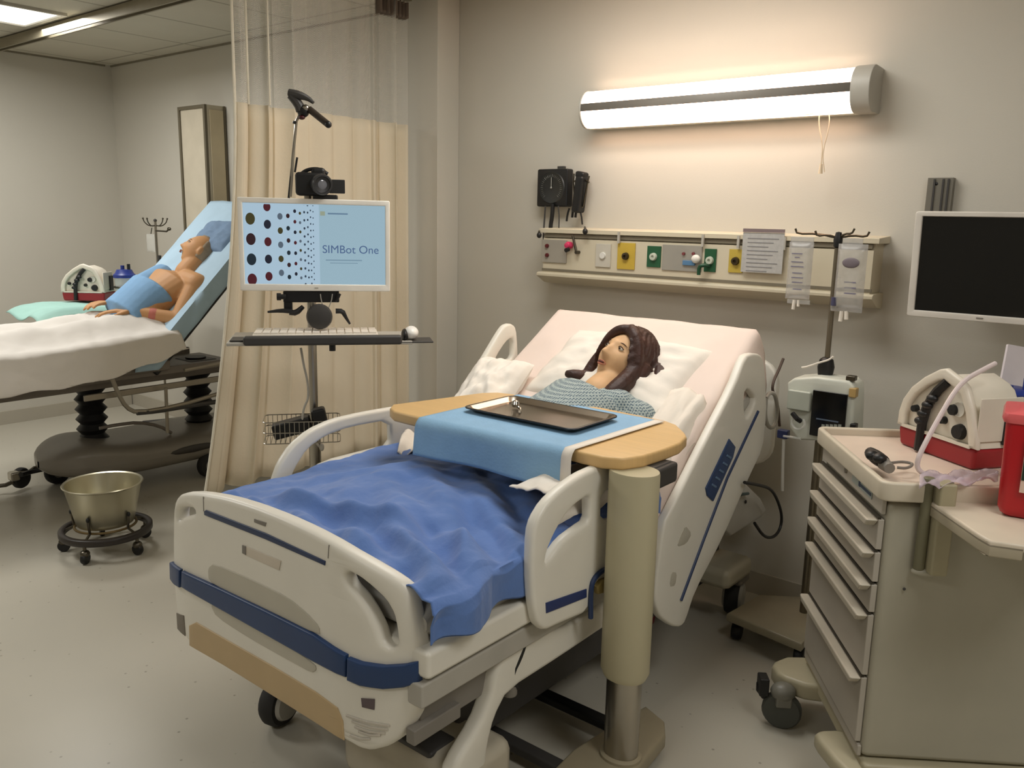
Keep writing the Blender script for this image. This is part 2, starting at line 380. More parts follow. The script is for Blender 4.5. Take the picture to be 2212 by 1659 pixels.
for nm, pa, pb, col, lab in (('outlet_plate', (1172, 517), (1224, 569), (158, 152, 140), 'grey plate with two dark red sockets'),
      ('outlet_plate', (1289, 526), (1319, 578), (196, 190, 176), 'pale plate with a round port'),
      ('gas_outlet', (1336, 524), (1371, 583), (196, 166, 62), 'yellow gas outlet'),
      ('gas_outlet', (1400, 531), (1427, 578), (28, 84, 52), 'green gas outlet'),
      ('outlet_plate', (1433, 528), (1515, 588), (152, 148, 138), 'wide grey plate with blue socket'),
      ('gas_outlet', (1524, 537), (1546, 588), (24, 80, 48), 'dark green gas outlet'),
      ('gas_outlet', (1577, 538), (1604, 590), (186, 162, 66), 'yellow gas outlet by the laminated sheet')):
    c3, d3 = on_panel(pa, pb)
    o = part(nm, G().box(c3, d3), mat(nm+str(col), col, .5), t, bevel=.0015, label=lab)
    cx, cy, cz = c3
    if nm == 'gas_outlet':
        k = G().lathe([(.017, 0), (.015, .012), (.007, .013), (.006, .006)], (cx, cy-.003, cz), 20, (0, -1, 0))
        part('port', k, mat('port_'+('w' if col[0] < 60 else 'k'), (190, 196, 180) if col[0] < 60 else (52, 40, 14), .4), o)
    elif lab.startswith('pale'):
        part('port', G().lathe([(.016, 0), (.014, .008), (.006, .008)], (cx, cy-.003, cz), 20, (0, -1, 0)), mat('port_white', (222, 220, 212), .4), o)
def dots(lst, r, col, nm, par=t):
    for q in lst:
        p = hp(*q); part(nm, G().lathe([(r, 0), (r*.9, .009)], (p.x, HY-.005, p.z), 16, (0, -1, 0)), mat('dot'+str(col), col, .4), par)
dots([(1184, 531), (1184, 551)], .010, (86, 18, 24), 'red_socket')
dots([(1479, 548), (1500, 548)], .007, (120, 60, 62), 'small_socket')
c3, d3 = on_panel((1476, 562), (1502, 574), HY-.006, .008); part('blue_socket', G().box(c3, d3), mat('socket_blue', (84, 124, 160), .4), t, bevel=.002)
for px_ in (1341, 1523, 1600, 1700): A = hp(px_, 500); part('rail_clip', G().box((A.x, HY-.014, tz-.03), (.010, .01, .05)), M_LGREY, t)
# pink flowmeter with knob
p = hp(1234, 530)
t2 = thing('flowmeter', 'small pink and black regulator plugged into the left of the service panel', 'regulator', (p.x, HY-.02, p.z-.05))
part('body', G().lathe([(.0, 0), (.016, .0), (.018, .02), (.012, .034), (0, .036)], (p.x-.004, HY, p.z), 18, (0, -1, 0)), mat('pink_knob', (206, 52, 96), .4), t2)
part('knob', G().lathe([(.010, 0), (.010, .02), (0, .022)], (p.x+.006, HY-.03, p.z-.018), 16, (0, -1, -.2)), M_BLACK, t2)
part('stem', G().cyl((p.x+.02, HY-.02, p.z+.045), (p.x+.045, HY-.02, p.z-.03), .006).cyl((p.x+.045, HY-.0, p.z-.03), (p.x+.045, HY-.025, p.z-.03), .008), M_DMETAL, t2)
# hooks with black bulbs
for q, lb in (((1272, 500), 'small black clip on the panel rail right of the hanging cuff'), ((1173, 508), 'dark tube fitting at the left end of the service panel')):
    p = hp(*q)
    tt = thing('rail_clamp', lb, 'clamp', (p.x, HY-.02, p.z))
    part('knob', G().sph((p.x, HY-.03, p.z), (.012, .012, .014)), M_BLACK, tt)
    part('arm', G().tube([(p.x, HY-.03, p.z), (p.x-.01, HY-.02, p.z+.02), (p.x-.02, HY, p.z+.012)], .005, 8, 1), M_DMETAL, tt)
# green hose adaptor hanging from the green outlet
p = hp(1520, 578)
tt = thing('gas_adaptor', 'green elbow adaptor plugged into the dark green gas outlet', 'adaptor', (p.x, HY, p.z-.04))
part('elbow', G().tube([(p.x+.03, HY-.006, p.z+.01), (p.x+.012, HY-.03, p.z+.012), (p.x-.006, HY-.03, p.z+.004), (p.x-.006, HY-.03, p.z-.03)], .008, 10, 1), mat('adaptor_green', (18, 70, 44), .4), tt)
part('knob', G().sph((p.x-.028, HY-.02, p.z+.035), (.02, .014, .018)), mat('port_white', (222, 220, 212), .4), tt)

# blood pressure gauge
A = aty(1166, 366, 3.36); B = aty(1229, 447, 3.36)
t = thing('blood_pressure_gauge', 'square black blood pressure dial on the wall above the panel', 'gauge', ((A.x+B.x)/2, 3.38, B.z))
cx, cz = (A.x+B.x)/2, (A.z+B.z)/2; w_, h_ = B.x-A.x, A.z-B.z
part('dial_box', G().box((cx, 3.365, cz), (w_, .05, h_)), M_BLACK, t, bevel=.008)
part('dial', G().lathe([(w_*.42, 0), (w_*.40, .004), (w_*.36, .002), (0, .002)], (cx, 3.34, cz), 32, (0, -1, 0)), mat('dial_face', (34, 36, 36), .35), t)
g = G()
for i in range(30):
    a_ = radians(-225+270*i/29*-1+90); r0 = w_*.28; r1 = w_*(.34 if i % 5 else .35)
    ca, sa = cos(a_), sin(a_)
    g.tube([(cx+r0*ca, 3.336, cz+r0*sa), (cx+r1*ca, 3.336, cz+r1*sa)], .0008 if i % 5 else .0013, 4)
part('scale_marks', g, mat('mark_grey', (120, 122, 116), .5), t)
part('needle', G().tube([(cx, 3.335, cz-.005), (cx, 3.335, cz+w_*.27)], .0018, 6).sph((cx, 3.335, cz), .005), mat('needle_grey', (150, 152, 146), .4), t)
part('mount', G().box((cx+.02, 3.388, cz+h_/2+.004), (.035, .02, .02)), M_DGREY, t)
# coiled tube from gauge
q = lambda px_, py_: aty(px_, py_, 3.33)
part('thick_hose', G().tube([q(1194, 440), q(1193, 465), q(1189, 490), q(1190, 505), q(1202, 508)], .010, 12, 2), M_BLACK, t)
part('thin_hose', G().tube([q(1178, 445), q(1175, 490), q(1173, 520), q(1184, 540)], .004, 8, 2).tube([q(1206, 445), q(1208, 470), q(1207, 495)], .003, 8, 1), M_DGREY, t)
# cuff in its basket
q = lambda px_, py_: aty(px_, py_, 3.345)
t = thing('pressure_cuff', 'folded black cuff with tubes hanging in a wall holder beside the dial', 'cuff', tuple(q(1255, 478)))
part('cuff', G().box((0, 0, 0), (.045, .06, .17), Matrix.Translation(q(1253, 420)) @ Matrix.Rotation(radians(7), 4, 'Y')), M_BLACK, t, bevel=.012)
part('holder_basket', G().tube([q(1240, 375), q(1238, 400), q(1245, 440)], .004, 6, 1).tube([q(1273, 380), q(1268, 400), q(1260, 445)], .004, 6, 1).tube([q(1241, 392), q(1256, 384), q(1272, 394)], .005, 6, 1).tube([q(1245, 440), q(1252, 452), q(1260, 445)], .004, 6, 1), M_DMETAL, t)
part('cuff_flap', G().box((0, 0, 0), (.05, .05, .03), Matrix.Translation(q(1257, 378)) @ Matrix.Rotation(radians(12), 4, 'Y')), M_BLACK, t, bevel=.01)
part('cuff_tube', G().tube([q(1230, 450), q(1226, 462), q(1224, 478)], .005, 8, 1).tube([q(1238, 450), q(1236, 470)], .006, 8).tube([q(1245, 450), q(1243, 470)], .006, 8).tube([q(1250, 448), q(1256, 465), q(1258, 485)], .004, 8, 1), M_BLACK, t)

# laminated sheet on the panel
A = aty(1606, 495, 3.26); B = aty(1688, 592, 3.26)
t = thing('laminated_sheet', 'grey printed sheet in a clear sleeve hooked on the service panel', 'sheet', ((A.x+B.x)/2, 3.26, B.z))
part('sheet', G().box(((A.x+B.x)/2, 3.262, (A.z+B.z)/2-.006), (B.x-A.x, .003, A.z-B.z-.012)), mat('sheet_grey', (182, 180, 176), .3, var=.08, scale=60), t)
part('binding', G().box(((A.x+B.x)/2, 3.26, A.z-.004), (B.x-A.x, .006, .014)), mat('binding', (128, 112, 112), .5), t)
g = G()
for i in range(9): zz = A.z-.035-.016*i; g.box(((A.x+B.x)/2-.01*(i % 3), 3.2598, zz), ((B.x-A.x)*(.75-.12*(i % 3)), .001, .003))
part('printed_lines', g, mat('print_grey', (134, 132, 134), .6), t)

# wall-mounted monitor at the right edge
TY = 3.12
A = aty(1986, 456, TY); B = aty(1963, 684, TY-.03)
t = thing('wall_monitor', 'white framed wall monitor with a black screen at the right edge', 'monitor', (A.x+.35, YW, B.z))
tw = 0.74; th_ = A.z-B.z; tc_ = Vector((A.x+tw/2-.004, TY, (A.z+B.z)/2)); TM = Matrix.Translation(tc_) @ Matrix.Rotation(radians(4), 4, 'X')
part('housing', plate(rrect(-tw/2, -th_/2, tw/2, th_/2, .008), (rrect(-tw/2+.022, -th_/2+.022, tw/2-.022, th_/2-.016, .002),), .03, .003).mapv(lambda p: TM @ Vector((p.x, p.z, p.y))), mat('monitor_white', (212, 206, 196), .4), t)
part('screen', G().box((0, .004, .003), (tw-.04, .02, th_-.036), TM), M_SCREENBLK, t)
part('back_shell', G().box((0, .03, 0), (tw*.8, .03, th_*.75), TM), M_LGREY, t, bevel=.01)
part('power_mark', G().box((-tw/2+.225, -.016, -th_/2+.012), (.02, .002, .004), TM), M_GREY, t)
A = aty(2006, 385, 3.38); B = aty(2062, 385, 3.38)
g = G().box(((A.x+B.x)/2, 3.385, 1.56), (B.x-A.x, .03, .42))
part('wall_track', g, mat('track_alu', (132, 128, 118), .4, .6), t, bevel=.002)
g = G()
for f in (.28, .62, .82): g.box((A.x+(B.x-A.x)*f, 3.368, 1.56), (.006, .006, .41))
part('track_groove', g, M_DGREY, t)
part('track_screw', G().lathe([(.006, 0), (0, .003)], (A.x+(B.x-A.x)*.35, 3.369, A.z-.02), 12, (0, -1, 0)), M_BLACK, t)
part('mount_arm', G().box((tc_.x-.25, 3.26, 1.45), (.06, .22, .05)).box((tc_.x-.12, 3.17, 1.45), (.3, .02, .08)), M_LGREY, t, bevel=.006)
# ================================================================== THE BED IN FRONT
BXC = -1.74
XRR, XRL = -1.235, -2.245        # side rail planes
bed = thing('hospital_bed', 'large white hospital bed with blue stripes and raised backrest in the foreground', 'bed', (BXC, 2.2, 0))
def fy(x):                       # plan curve of the footboard: straight in the middle, wrapping back at the corners
    y = 1.225
    if x > -1.50: y += 0.95*(x+1.50)**2 + 0.10*(x+1.50)
    if x < -2.16: y += 1.2*(x+2.16)**2
    return y
def fpt(px_, py_): p = atf(px_, py_, fy); return (p.x, p.z)
def fmap(off=0.0):
    return lambda p: Vector((p.x, fy(p.x)-p.z+off, p.y))
outer = [fpt(*q) for q in ((389, 1100), (393, 1075), (404, 1063), (440, 1062), (500, 1072), (560, 1090), (620, 1113), (680, 1140), (740, 1172), (800, 1207), (850, 1236), (882, 1258), (898, 1278), (905, 1310), (915, 1365), (924, 1420), (926, 1460), (918, 1510), (905, 1548), (880, 1585), (850, 1606), (815, 1615), (790, 1610), (770, 1598), (700, 1554), (600, 1492), (500, 1430), (424, 1384), (405, 1355), (396, 1320), (390, 1250), (388, 1180))]
hole_r = [fpt(*q) for q in ((757, 1238), (765, 1229), (790, 1242), (815, 1262), (845, 1290), (862, 1320), (868, 1350), (872, 1385), (858, 1394), (838, 1382), (828, 1350), (812, 1318), (790, 1284), (765, 1258))]
hole_l = [fpt(*q) for q in ((398, 1100), (405, 1092), (430, 1094), (436, 1102), (432, 1108), (412, 1113), (402, 1122), (397, 1118))]
part('footboard', plate(outer, (hole_r, hole_l), .045, .014, .05, 1).mapv(fmap()), M_WHITE, bed, smooth=50)
fb = COL.objects['footboard']
def fplate(pts, th=.006, off=-.024, bev=.002, sm=0, edge=.04):
    return plate([fpt(*q) for q in pts], (), th, bev, edge, sm).mapv(fmap(off))
part('bumper_stripe', fplate(((414, 1227), (500, 1266), (600, 1313), (700, 1362), (769, 1405), (768, 1452), (700, 1420), (600, 1365), (500, 1310), (413, 1261)), .016, -.026, .005), M_BLUE, fb, label='blue stripe across the footboard')
part('bumper_stripe', fplate(((773, 1410), (800, 1420), (850, 1427), (895, 1424), (926, 1416), (927, 1462), (895, 1473), (850, 1477), (800, 1470), (772, 1458)), .018, -.027, .005), M_BLUE, fb, label='blue corner stripe')
part('bumper_stripe', fplate(((388, 1208), (410, 1224), (409, 1262), (398, 1256), (389, 1244)), .016, -.026, .004), M_BLUE, fb, label='short blue corner stripe')
part('top_stripe', fplate(((458, 1100), (462, 1097), (590, 1146), (720, 1206), (719, 1215), (590, 1159), (459, 1108)), .006, -.023, .002), M_NAVY, fb, label='thin navy stripe')
part('tan_panel', fplate(((425, 1345), (440, 1338), (500, 1372), (600, 1428), (700, 1487), (745, 1520), (757, 1548), (760, 1590), (700, 1553), (600, 1491), (500, 1430), (426, 1388)), .006, -.023, .003, 0), M_BEIGE, fb, label='tan lower panel')
# flat inlays: the shade of moulded hollows is put into their greyer colour
M_RECESS_SHADE = mat('recess_shade', (188, 183, 168), .45, var=.03)
part('recess', fplate(((466, 1222), (478, 1212), (560, 1246), (640, 1285), (680, 1318), (706, 1346), (708, 1366), (600, 1313), (500, 1267), (468, 1250)), .003, -.0235, .0012, 1), M_RECESS_SHADE, fb)
part('lower_recess', fplate(((472, 1302), (480, 1300), (560, 1344), (640, 1388), (698, 1428), (700, 1440), (690, 1445), (640, 1418), (560, 1374), (484, 1326)), .003, -.0235, .0012, 1), M_RECESS_SHADE, fb)
part('label_plate', fplate(((541, 1172), (624, 1206), (620, 1226), (540, 1190)), .002, -.0235, .0008), mat('label_pale', (206, 196, 180), .5), fb)
part('label_mark', fplate(((541, 1172), (549, 1175), (549, 1193), (541, 1189)), .003, -.0245, .0006), M_GREY, fb)
M_PRINT = mat('label_print', (96, 84, 86), .6)
part('corner_label', fplate(((797, 1499), (826, 1501), (825, 1524), (799, 1518)), .002, -.0245, .0006), M_PRINT, fb)
part('corner_label', fplate(((397, 1318), (413, 1324), (416, 1368), (399, 1352)), .002, -.0235, .0006), mat('label_print2', (120, 112, 100), .6), fb)
for i, (xa, ya, xb, yb) in enumerate(((764, 1534, 858, 1562), (776, 1546, 854, 1570), (782, 1558, 848, 1578), (790, 1568, 838, 1582), (772, 1576, 816, 1590))):
    part('printed_line', fplate(((xa, ya), ((xa+xb)/2, (ya+yb)/2+1), (xb, yb-6), (xb, yb-1), ((xa+xb)/2, (ya+yb)/2+6), (xa, ya+5)), .0015, -.0245, .0004), mat('print_soft', (200, 193, 181), .6), fb)
for q in ((455, 1066, 456, 1100), (727, 1168, 725, 1200)):
    A = fpt(q[0], q[1]); B = fpt(q[2], q[3])
    part('panel_seam', G().tube([(A[0], fy(A[0])-.0225, A[1]-.004), (B[0], fy(B[0])-.0225, B[1])], .0014, 6), M_GREY, fb)
part('model_mark', fplate(((566, 1116), (592, 1124), (590, 1132), (566, 1123)), .002, -.0235, .0006), M_GREY, fb)

# side rails: outlines traced on their own planes, each a board of real thickness
def xpt(X): return lambda q: (lambda p: (p.y, p.z))(atx(q[0], q[1], X))
def xmap(X, lean=0.0, z0=0.6): return lambda p: Vector((X+p.z+lean*(p.y-z0), p.x, p.y))
xr = xpt(XRR)
r1 = part('side_rail', plate([xr(q) for q in ((1141, 1150), (1150, 1118), (1172, 1082), (1205, 1050), (1245, 1022), (1290, 1002), (1340, 988), (1385, 985), (1402, 1000), (1404, 1100), (1400, 1240), (1330, 1250), (1266, 1262), (1262, 1318), (1200, 1344), (1166, 1360), (1150, 1345), (1142, 1300), (1138, 1230))],
     ([xr(q) for q in ((1168, 1214), (1172, 1188), (1186, 1154), (1206, 1118), (1232, 1088), (1262, 1068), (1264, 1084), (1264, 1122), (1240, 1138), (1208, 1162), (1180, 1200))],
      [xr(q) for q in ((1290, 1062), (1340, 1050), (1380, 1050), (1380, 1110), (1340, 1118), (1289, 1122))]), .034, .012, .08, 1).mapv(xmap(XRR)), M_WHITE, bed, smooth=50, label='near side rail at the foot')
part('rail_stripe', plate([xr(q) for q in ((1167, 1298), (1255, 1268), (1255, 1286), (1168, 1320))], (), .005, .001).mapv(xmap(XRR+.0175)), mat('stripe_navy', (38, 54, 104), .4), r1, label='blue stripe on the lower rail')
part('release_handle', G().tube([Vector((XRR+.022, *xr(q))) for q in ((1262, 1330), (1262, 1270), (1268, 1245), (1290, 1225), (1330, 1212))], .0075, 8, 2), M_NAVY, r1)
part('release_lever', plate([xr(q) for q in ((1272, 1262), (1282, 1248), (1310, 1238), (1345, 1235), (1345, 1262), (1300, 1272), (1276, 1278))], (), .02, .006).mapv(xmap(XRR+.02)), mat('amber_lever', (170, 150, 92), .5), r1)
hr = part('side_rail', plate([xr(q) for q in ((1602, 768), (1618, 762), (1634, 764), (1642, 780), (1646, 830), (1648, 890), (1640, 968), (1610, 1030), (1553, 1161), (1493, 1275), (1472, 1340), (1462, 1352), (1445, 1351), (1418, 1332), (1406, 1300), (1407, 1262), (1424, 1130), (1446, 1090), (1520, 943), (1578, 832))],
     ([xr(q) for q in ((1599, 848), (1606, 838), (1624, 856), (1622, 872), (1604, 908), (1598, 880))],), .034, .010, .10, 1).mapv(xmap(XRR+.0)), M_WHITE, bed, smooth=50, label='near side rail at the raised head end')
part('control_panel', plate([xr(q) for q in ((1564, 946), (1577, 963), (1572, 985), (1529, 1080), (1516, 1068), (1513, 1052))], (), .008, .002).mapv(xmap(XRR+.018)), M_BLUE, hr, label='blue control keypad')
for i in range(5):
    f = i/5; A = (1566-40*f-2, 975+78*f)
    part('keypad_mark', plate([xr(q) for q in ((A[0]-6, A[1]+4), (A[0]+3, A[1]+10), (A[0]+1, A[1]+14), (A[0]-8, A[1]+8))], (), .003, .0005).mapv(xmap(XRR+.0225)), mat('key_pale', (92, 118, 150), .5), hr)
part('rail_stripe', G().tube([Vector((XRR+.018, *xr(q))) for q in ((1627, 887), (1560, 1030), (1510, 1160), (1460, 1294))], .0065, 8), M_NAVY, hr, label='navy strip along the head rail')
part('rail_recess', plate([xr(q) for q in ((1470, 1132), (1484, 1150), (1472, 1172), (1452, 1178), (1458, 1158))], (), .004, .001, .1, 1).mapv(xmap(XRR+.0165)), M_RECESS_SHADE, hr)  # rail dents are flat patches with the same painted hollow shade
part('rail_recess', plate([xr(q) for q in ((1440, 1232), (1452, 1234), (1448, 1262), (1436, 1264))], (), .004, .001, .1, 1).mapv(xmap(XRR+.0165)), M_RECESS_SHADE, hr)
xl = xpt(XRL)
part('side_rail', plate([xl(q) for q in ((575, 1075), (586, 1040), (600, 1000), (625, 962), (665, 928), (715, 905), (780, 890), (850, 878), (900, 872), (905, 990), (880, 1075), (700, 1110), (600, 1110))],
     ([xl(q) for q in ((620, 1046), (632, 1012), (660, 968), (700, 940), (750, 922), (838, 906), (840, 960), (790, 972), (700, 995), (650, 1030))],), .03, .011, .08, 1).mapv(xmap(XRL)), M_WHITE, bed, smooth=50, label='far side rail at the foot')
part('side_rail', plate([xl(q) for q in ((985, 880), (1000, 845), (1040, 775), (1076, 715), (1086, 702), (1098, 698), (1108, 704), (1112, 720), (1116, 800), (1118, 900), (1050, 960))],
     ([xl(q) for q in ((1101, 728), (1104, 738), (1103, 772), (1085, 780), (1058, 792), (1070, 765), (1088, 738))],), .03, .010, .08, 1).mapv(xmap(XRL)), M_WHITE, bed, smooth=50, label='far side rail at the head')

# deck, frame, mattress
part('deck', G().box((BXC+.01, 1.80, .59), (.96, 1.08, .07)).box((BXC, 0, .0), (.90, .86, .05), Matrix.Translation((0, 2.62, .80)) @ Matrix.Rotation(radians(33), 4, 'X')), M_WHITE, bed, bevel=.012)
part('side_beam', G().box((-1.285, 1.75, .515), (.05, 1.0, .06)), M_LGREY, bed, bevel=.006)
part('side_beam', G().box((-2.19, 1.75, .515), (.05, 1.0, .06)), M_LGREY, bed, bevel=.006)
part('linkage', G().box((-1.33, 1.46, .43), (.05, .34, .09)).box((-1.30, 1.33, .40), (.03, .16, .04)).cyl((-1.30, 1.62, .5), (-1.30, 1.62, .34), .02), M_GREY, bed, bevel=.004)
part('linkage_cable', G().tube([(-1.29, 1.68, .52), (-1.28, 1.64, .46), (-1.285, 1.60, .41), (-1.29, 1.63, .36)], .010, 8, 2), M_BLACK, bed)
part('mattress', G().grid(18, 40, lambda u, v: (BXC-.45+.9*u, 1.30+2.0*v, 0)).mapv(lambda p: p), M_SHEET, bed) if False else None
def mz(y):       # mattress top height along the bed
    k = 2.28
    if y < k-.15: return .735
    if y > k+.15: return .735+(y-k)*.62
    u = (y-(k-.15))/.3; return .735+.62*.15*u*u
def slab(xa, xb, ya, yb, zf, th, n=30, r=.04):
    g = G(); nx = 12; ring = []
    for j in range(n):
        y = ya+(yb-ya)*j/(n-1); e = min(1, min(y-ya, yb-y)/r); e = sqrt(max(0, 1-(1-e)**2))
        pr = []; z1 = zf(y); z0 = z1-th
        for (x, z, sx, sz) in ((xa, z0, 1, 1), (xb, z0, -1, 1), (xb, z1, -1, -1), (xa, z1, 1, -1)):
            for k in range(5):
                t_ = pi/2*k/4
                c1, s1 = {(1, 1): (-cos(t_), -sin(t_)), (-1, 1): (sin(t_), -cos(t_)), (-1, -1): (cos(t_), sin(t_)), (1, -1): (-sin(t_), cos(t_))}[(sx, sz)]
                pr.append((x+sx*r+c1*r, y, (z+sz*r+s1*r-(z0+z1)/2)*(.35+.65*e)+(z0+z1)/2))
        ring.append(pr)
    m = len(ring[0]); vs = [p for rg in ring for p in rg]
    fs = [(j*m+i, j*m+(i+1) % m, (j+1)*m+(i+1) % m, (j+1)*m+i) for j in range(n-1) for i in range(m)]
    fs += [tuple(range(m)), tuple((n-1)*m+i for i in range(m-1, -1, -1))]
    return g.add(vs, fs)
part('mattress', slab(BXC-.455, BXC+.455, 1.29, 3.06, mz, .13), M_LGREY, bed, smooth=60)
# the back of the raised section, its corner and the headboard
g = G().box((0, 0, 0), (.94, .09, .10), Matrix.Translation((BXC, 3.03, 1.08)) @ Matrix.Rotation(radians(33), 4, 'X'))
part('headboard', plate(rrect(BXC-.47, .62, BXC+.47, 1.06, .09), (rrect(BXC-.30, .90, BXC+.30, .98, .03),), .035, .01, .2).mapv(lambda p: Vector((p.x, 3.26+p.z, p.y))), M_WHITE, bed, smooth=50)
q = atx(1640, 860, -1.28)
part('back_frame', G().tube([(-1.26, 2.45, .66), (-1.26, 2.75, .86), (-1.26, 3.05, 1.03), (-1.74, 3.12, 1.06), (-2.22, 3.05, 1.03), (-2.22, 2.75, .86), (-2.22, 2.45, .66)], .022, 10, 1), M_LGREY, bed)
part('back_actuator', plate([xpt(-1.30)(q) for q in ((1560, 1100), (1590, 1045), (1606, 1042), (1640, 1075), (1652, 1100), (1640, 1118), (1575, 1158), (1560, 1140))], (), .14, .012, .2).mapv(xmap(-1.36)), M_LGREY, bed, smooth=50)
part('actuator_bracket', G().tube([atx(*q, -1.272) for q in ((1585, 1035), (1594, 1060), (1600, 1068))], .009, 8).tube([atx(*q, -1.272) for q in ((1600, 1068), (1616, 1066))], .006, 8), mat('bracket_teal', (66, 84, 84), .5), bed)
part('actuator_bracket', G().tube([atx(*q, -1.272) for q in ((1560, 1112), (1568, 1128))], .005, 8), mat('bracket_teal', (66, 84, 84), .5), bed)
part('actuator_hole', G().sph(atx(1611, 1084, -1.285), (.004, .006, .008)), M_BLACK, bed)
# foot end leg cover and base
part('leg_cover', plate([xpt(-1.29)(q) for q in ((1126, 1290), (1152, 1350), (1200, 1356), (1262, 1322), (1330, 1290), (1340, 1330), (1301, 1352), (1200, 1420), (1089, 1491), (1062, 1545), (1048, 1600), (1042, 1655), (1030, 1700), (965, 1700), (975, 1650), (1030, 1560), (1052, 1500), (1060, 1450), (1100, 1370))], (), .05, .016, .08, 1).mapv(xmap(-1.30)), M_WHITE, bed, smooth=50)
part('base_cover', G().box((-1.50, 1.50, .135), (.46, .22, .20)), mat('base_plastic', (190, 182, 164), .45), bed, bevel=.035)
part('base_screw', G().sph((-1.435, 1.47, .12), (.008, .004, .008)), M_BLACK, bed)
part('base_frame', G().box((-1.74, 2.35, .22), (.64, 1.6, .14)).box((-1.74, 2.0, .33), (.10, .9, .08)).box((-1.74, 1.45, .20), (.72, .10, .08)), M_DGREY, bed, bevel=.01)  # main box enlarged to keep light out from under the bed
for yy in (1.65, 2.85):
    part('lift_arm', G().box((0, 0, 0), (.44, .50, .05), Matrix.Translation((-1.74, yy, .38)) @ Matrix.Rotation(radians(35), 4, 'X')), M_DGREY, bed, bevel=.01)
for (cx_, cy_) in ((-2.10, 1.45), (-1.345, 3.15), (-2.10, 3.12), (-1.44, 1.52)):
    w_ = part('caster', G().wheel((cx_, cy_, .078), .078, .055, (1, .25, 0)), M_RUBBER, bed)
    part('hub_cap', G().lathe([(.056, 0), (.05, .012), (.0, .018)], (cx_+.027, cy_+.006, .078), 24, (1, .25, 0)).lathe([(.056, 0), (.05, .012), (.0, .018)], (cx_-.027, cy_-.006, .078), 24, (-1, -.25, 0)), M_LGREY, w_)
    part('caster_fork', G().box((cx_, cy_, .165), (.09, .10, .05)), M_GREY, bed, bevel=.012)
part('rear_base_cover', G().box((-1.42, 3.06, .22), (.28, .24, .085)), mat('base_plastic2', (176, 170, 150), .45), bed, bevel=.03)
part('rear_post', G().box((-1.50, 3.0, .42), (.06, .06, .40)), M_DGREY, bed)
# power cord loop and plug lead
part('power_cord', G().tube([atx(*q, -1.2) for q in ((1608, 1042), (1640, 1048), (1665, 1055), (1680, 1080), (1690, 1115), (1685, 1145), (1670, 1162), (1650, 1160), (1630, 1130))], .006, 8, 2), M_BLACK, bed)
part('head_cable', G().tube([atx(*q, -1.27) for q in ((1692, 775), (1682, 800), (1670, 825), (1668, 845), (1680, 870), (1684, 920))], .006, 8, 2), mat('cable_brown', (92, 76, 66), .5), bed)
part('urine_hanger', G().tube([atx(*q, -1.25) for q in ((1655, 860), (1652, 900), (1660, 925), (1675, 922), (1680, 880), (1674, 850), (1662, 848), (1655, 860))], .008, 8, 2), M_LGREY, bed)
# ------------------------------------------------------------------ bedding and the patient manikin
def fbm(x, y, z=0.0): return noise.noise(Vector((x, y, z)))*.6+noise.noise(Vector((x*2.1, y*2.1, z+3)))*.3+noise.noise(Vector((x*4.3, y*4.3, z+7)))*.15
# white fitted sheet over the mattress
def sheetfn(u, v):
    y = 2.12+.97*v; s = (u-.5)*2; W = .47
    zt = mz(min(y, 3.06))+.008
    a = abs(s)
    if a < .86: x = W*s/.86; z = zt+.008*fbm(x*5, y*5)
    else:
        f = (a-.86)/.14; x = (W+.018*sin(f*pi/2)+.012*fbm(y*9, f*2))*(1 if s > 0 else -1); z = zt-.012-.17*f
    if y > 3.03: z -= (y-3.03)*1.6
    return (BXC+x, y, z)
solo('fitted_sheet', G().grid(60, 70, sheetfn), M_PINKSHEET, 'pinkish white fitted sheet covering the raised head of the mattress', 'sheet', solid=.004, smooth=80)
def cushion(c, sx, sy, sz, M, nx=36, crease=.012, seed=0.0, pin=3.0):
    g = G()
    for top in (1, -1):
        def f(u, v):
            a = (u-.5)*2; b_ = (v-.5)*2
            e = max(0, (1-abs(a)**pin))**.5*max(0, (1-abs(b_)**pin))**.5
            ex = 1-.07*(b_*b_)*(1-abs(a)**8)*1; ey = 1-.07*(a*a)
            z = top*sz*e+(crease*fbm(a*2.2+seed, b_*2.2, top)*e*2.2)
            return (a*sx*(1-.06*(1-b_*b_)), b_*sy*(1-.06*(1-a*a)), z)
        g.grid(nx, nx, f, M, flip=(top < 0))
    return g
RB = Matrix.Rotation(radians(32), 4, 'X')
pm = Matrix.Translation((BXC+.03, 2.745, 1.020)) @ RB @ Matrix.Rotation(radians(-3), 4, 'Z')
solo('pillow', cushion(None, .33, .21, .075, pm, seed=1.3, crease=.02), mat('pillow_white', (236, 230, 220), .85, var=.02, bump=.3, bscale=10), 'large white pillow under the head of the brown-haired manikin', 'pillow', smooth=80)
pm = Matrix.Translation((-2.10, 2.44, .925)) @ Matrix.Rotation(radians(28), 4, 'X') @ Matrix.Rotation(radians(8), 4, 'Y') @ Matrix.Rotation(radians(12), 4, 'Z')
solo('arm_pillow', cushion(None, .115, .21, .075, pm, seed=5.1, crease=.02), mat('pillow_white', (236, 230, 220), .85), 'white pillow propped inside the far side rail beside the manikin', 'pillow', smooth=80)
# loose top sheet bunched along the near rail
def bunch(u, v):
    y = 1.76+.90*v; x = -1.43+.165*u; base = max(mz(y), .83)
    z = base+.03+.025*sin(pi*u)*(.6+.5*sin(y*17+u*3))+.02*fbm(u*4, y*9)
    if u > .8: z -= (u-.8)*.35
    return (x+.014*fbm(y*8, u*3, 2), y, z)
solo('top_sheet', G().grid(26, 60, bunch), M_SHEET, 'crumpled white top sheet bunched between the manikin and the near rail', 'sheet', solid=.004, smooth=80)

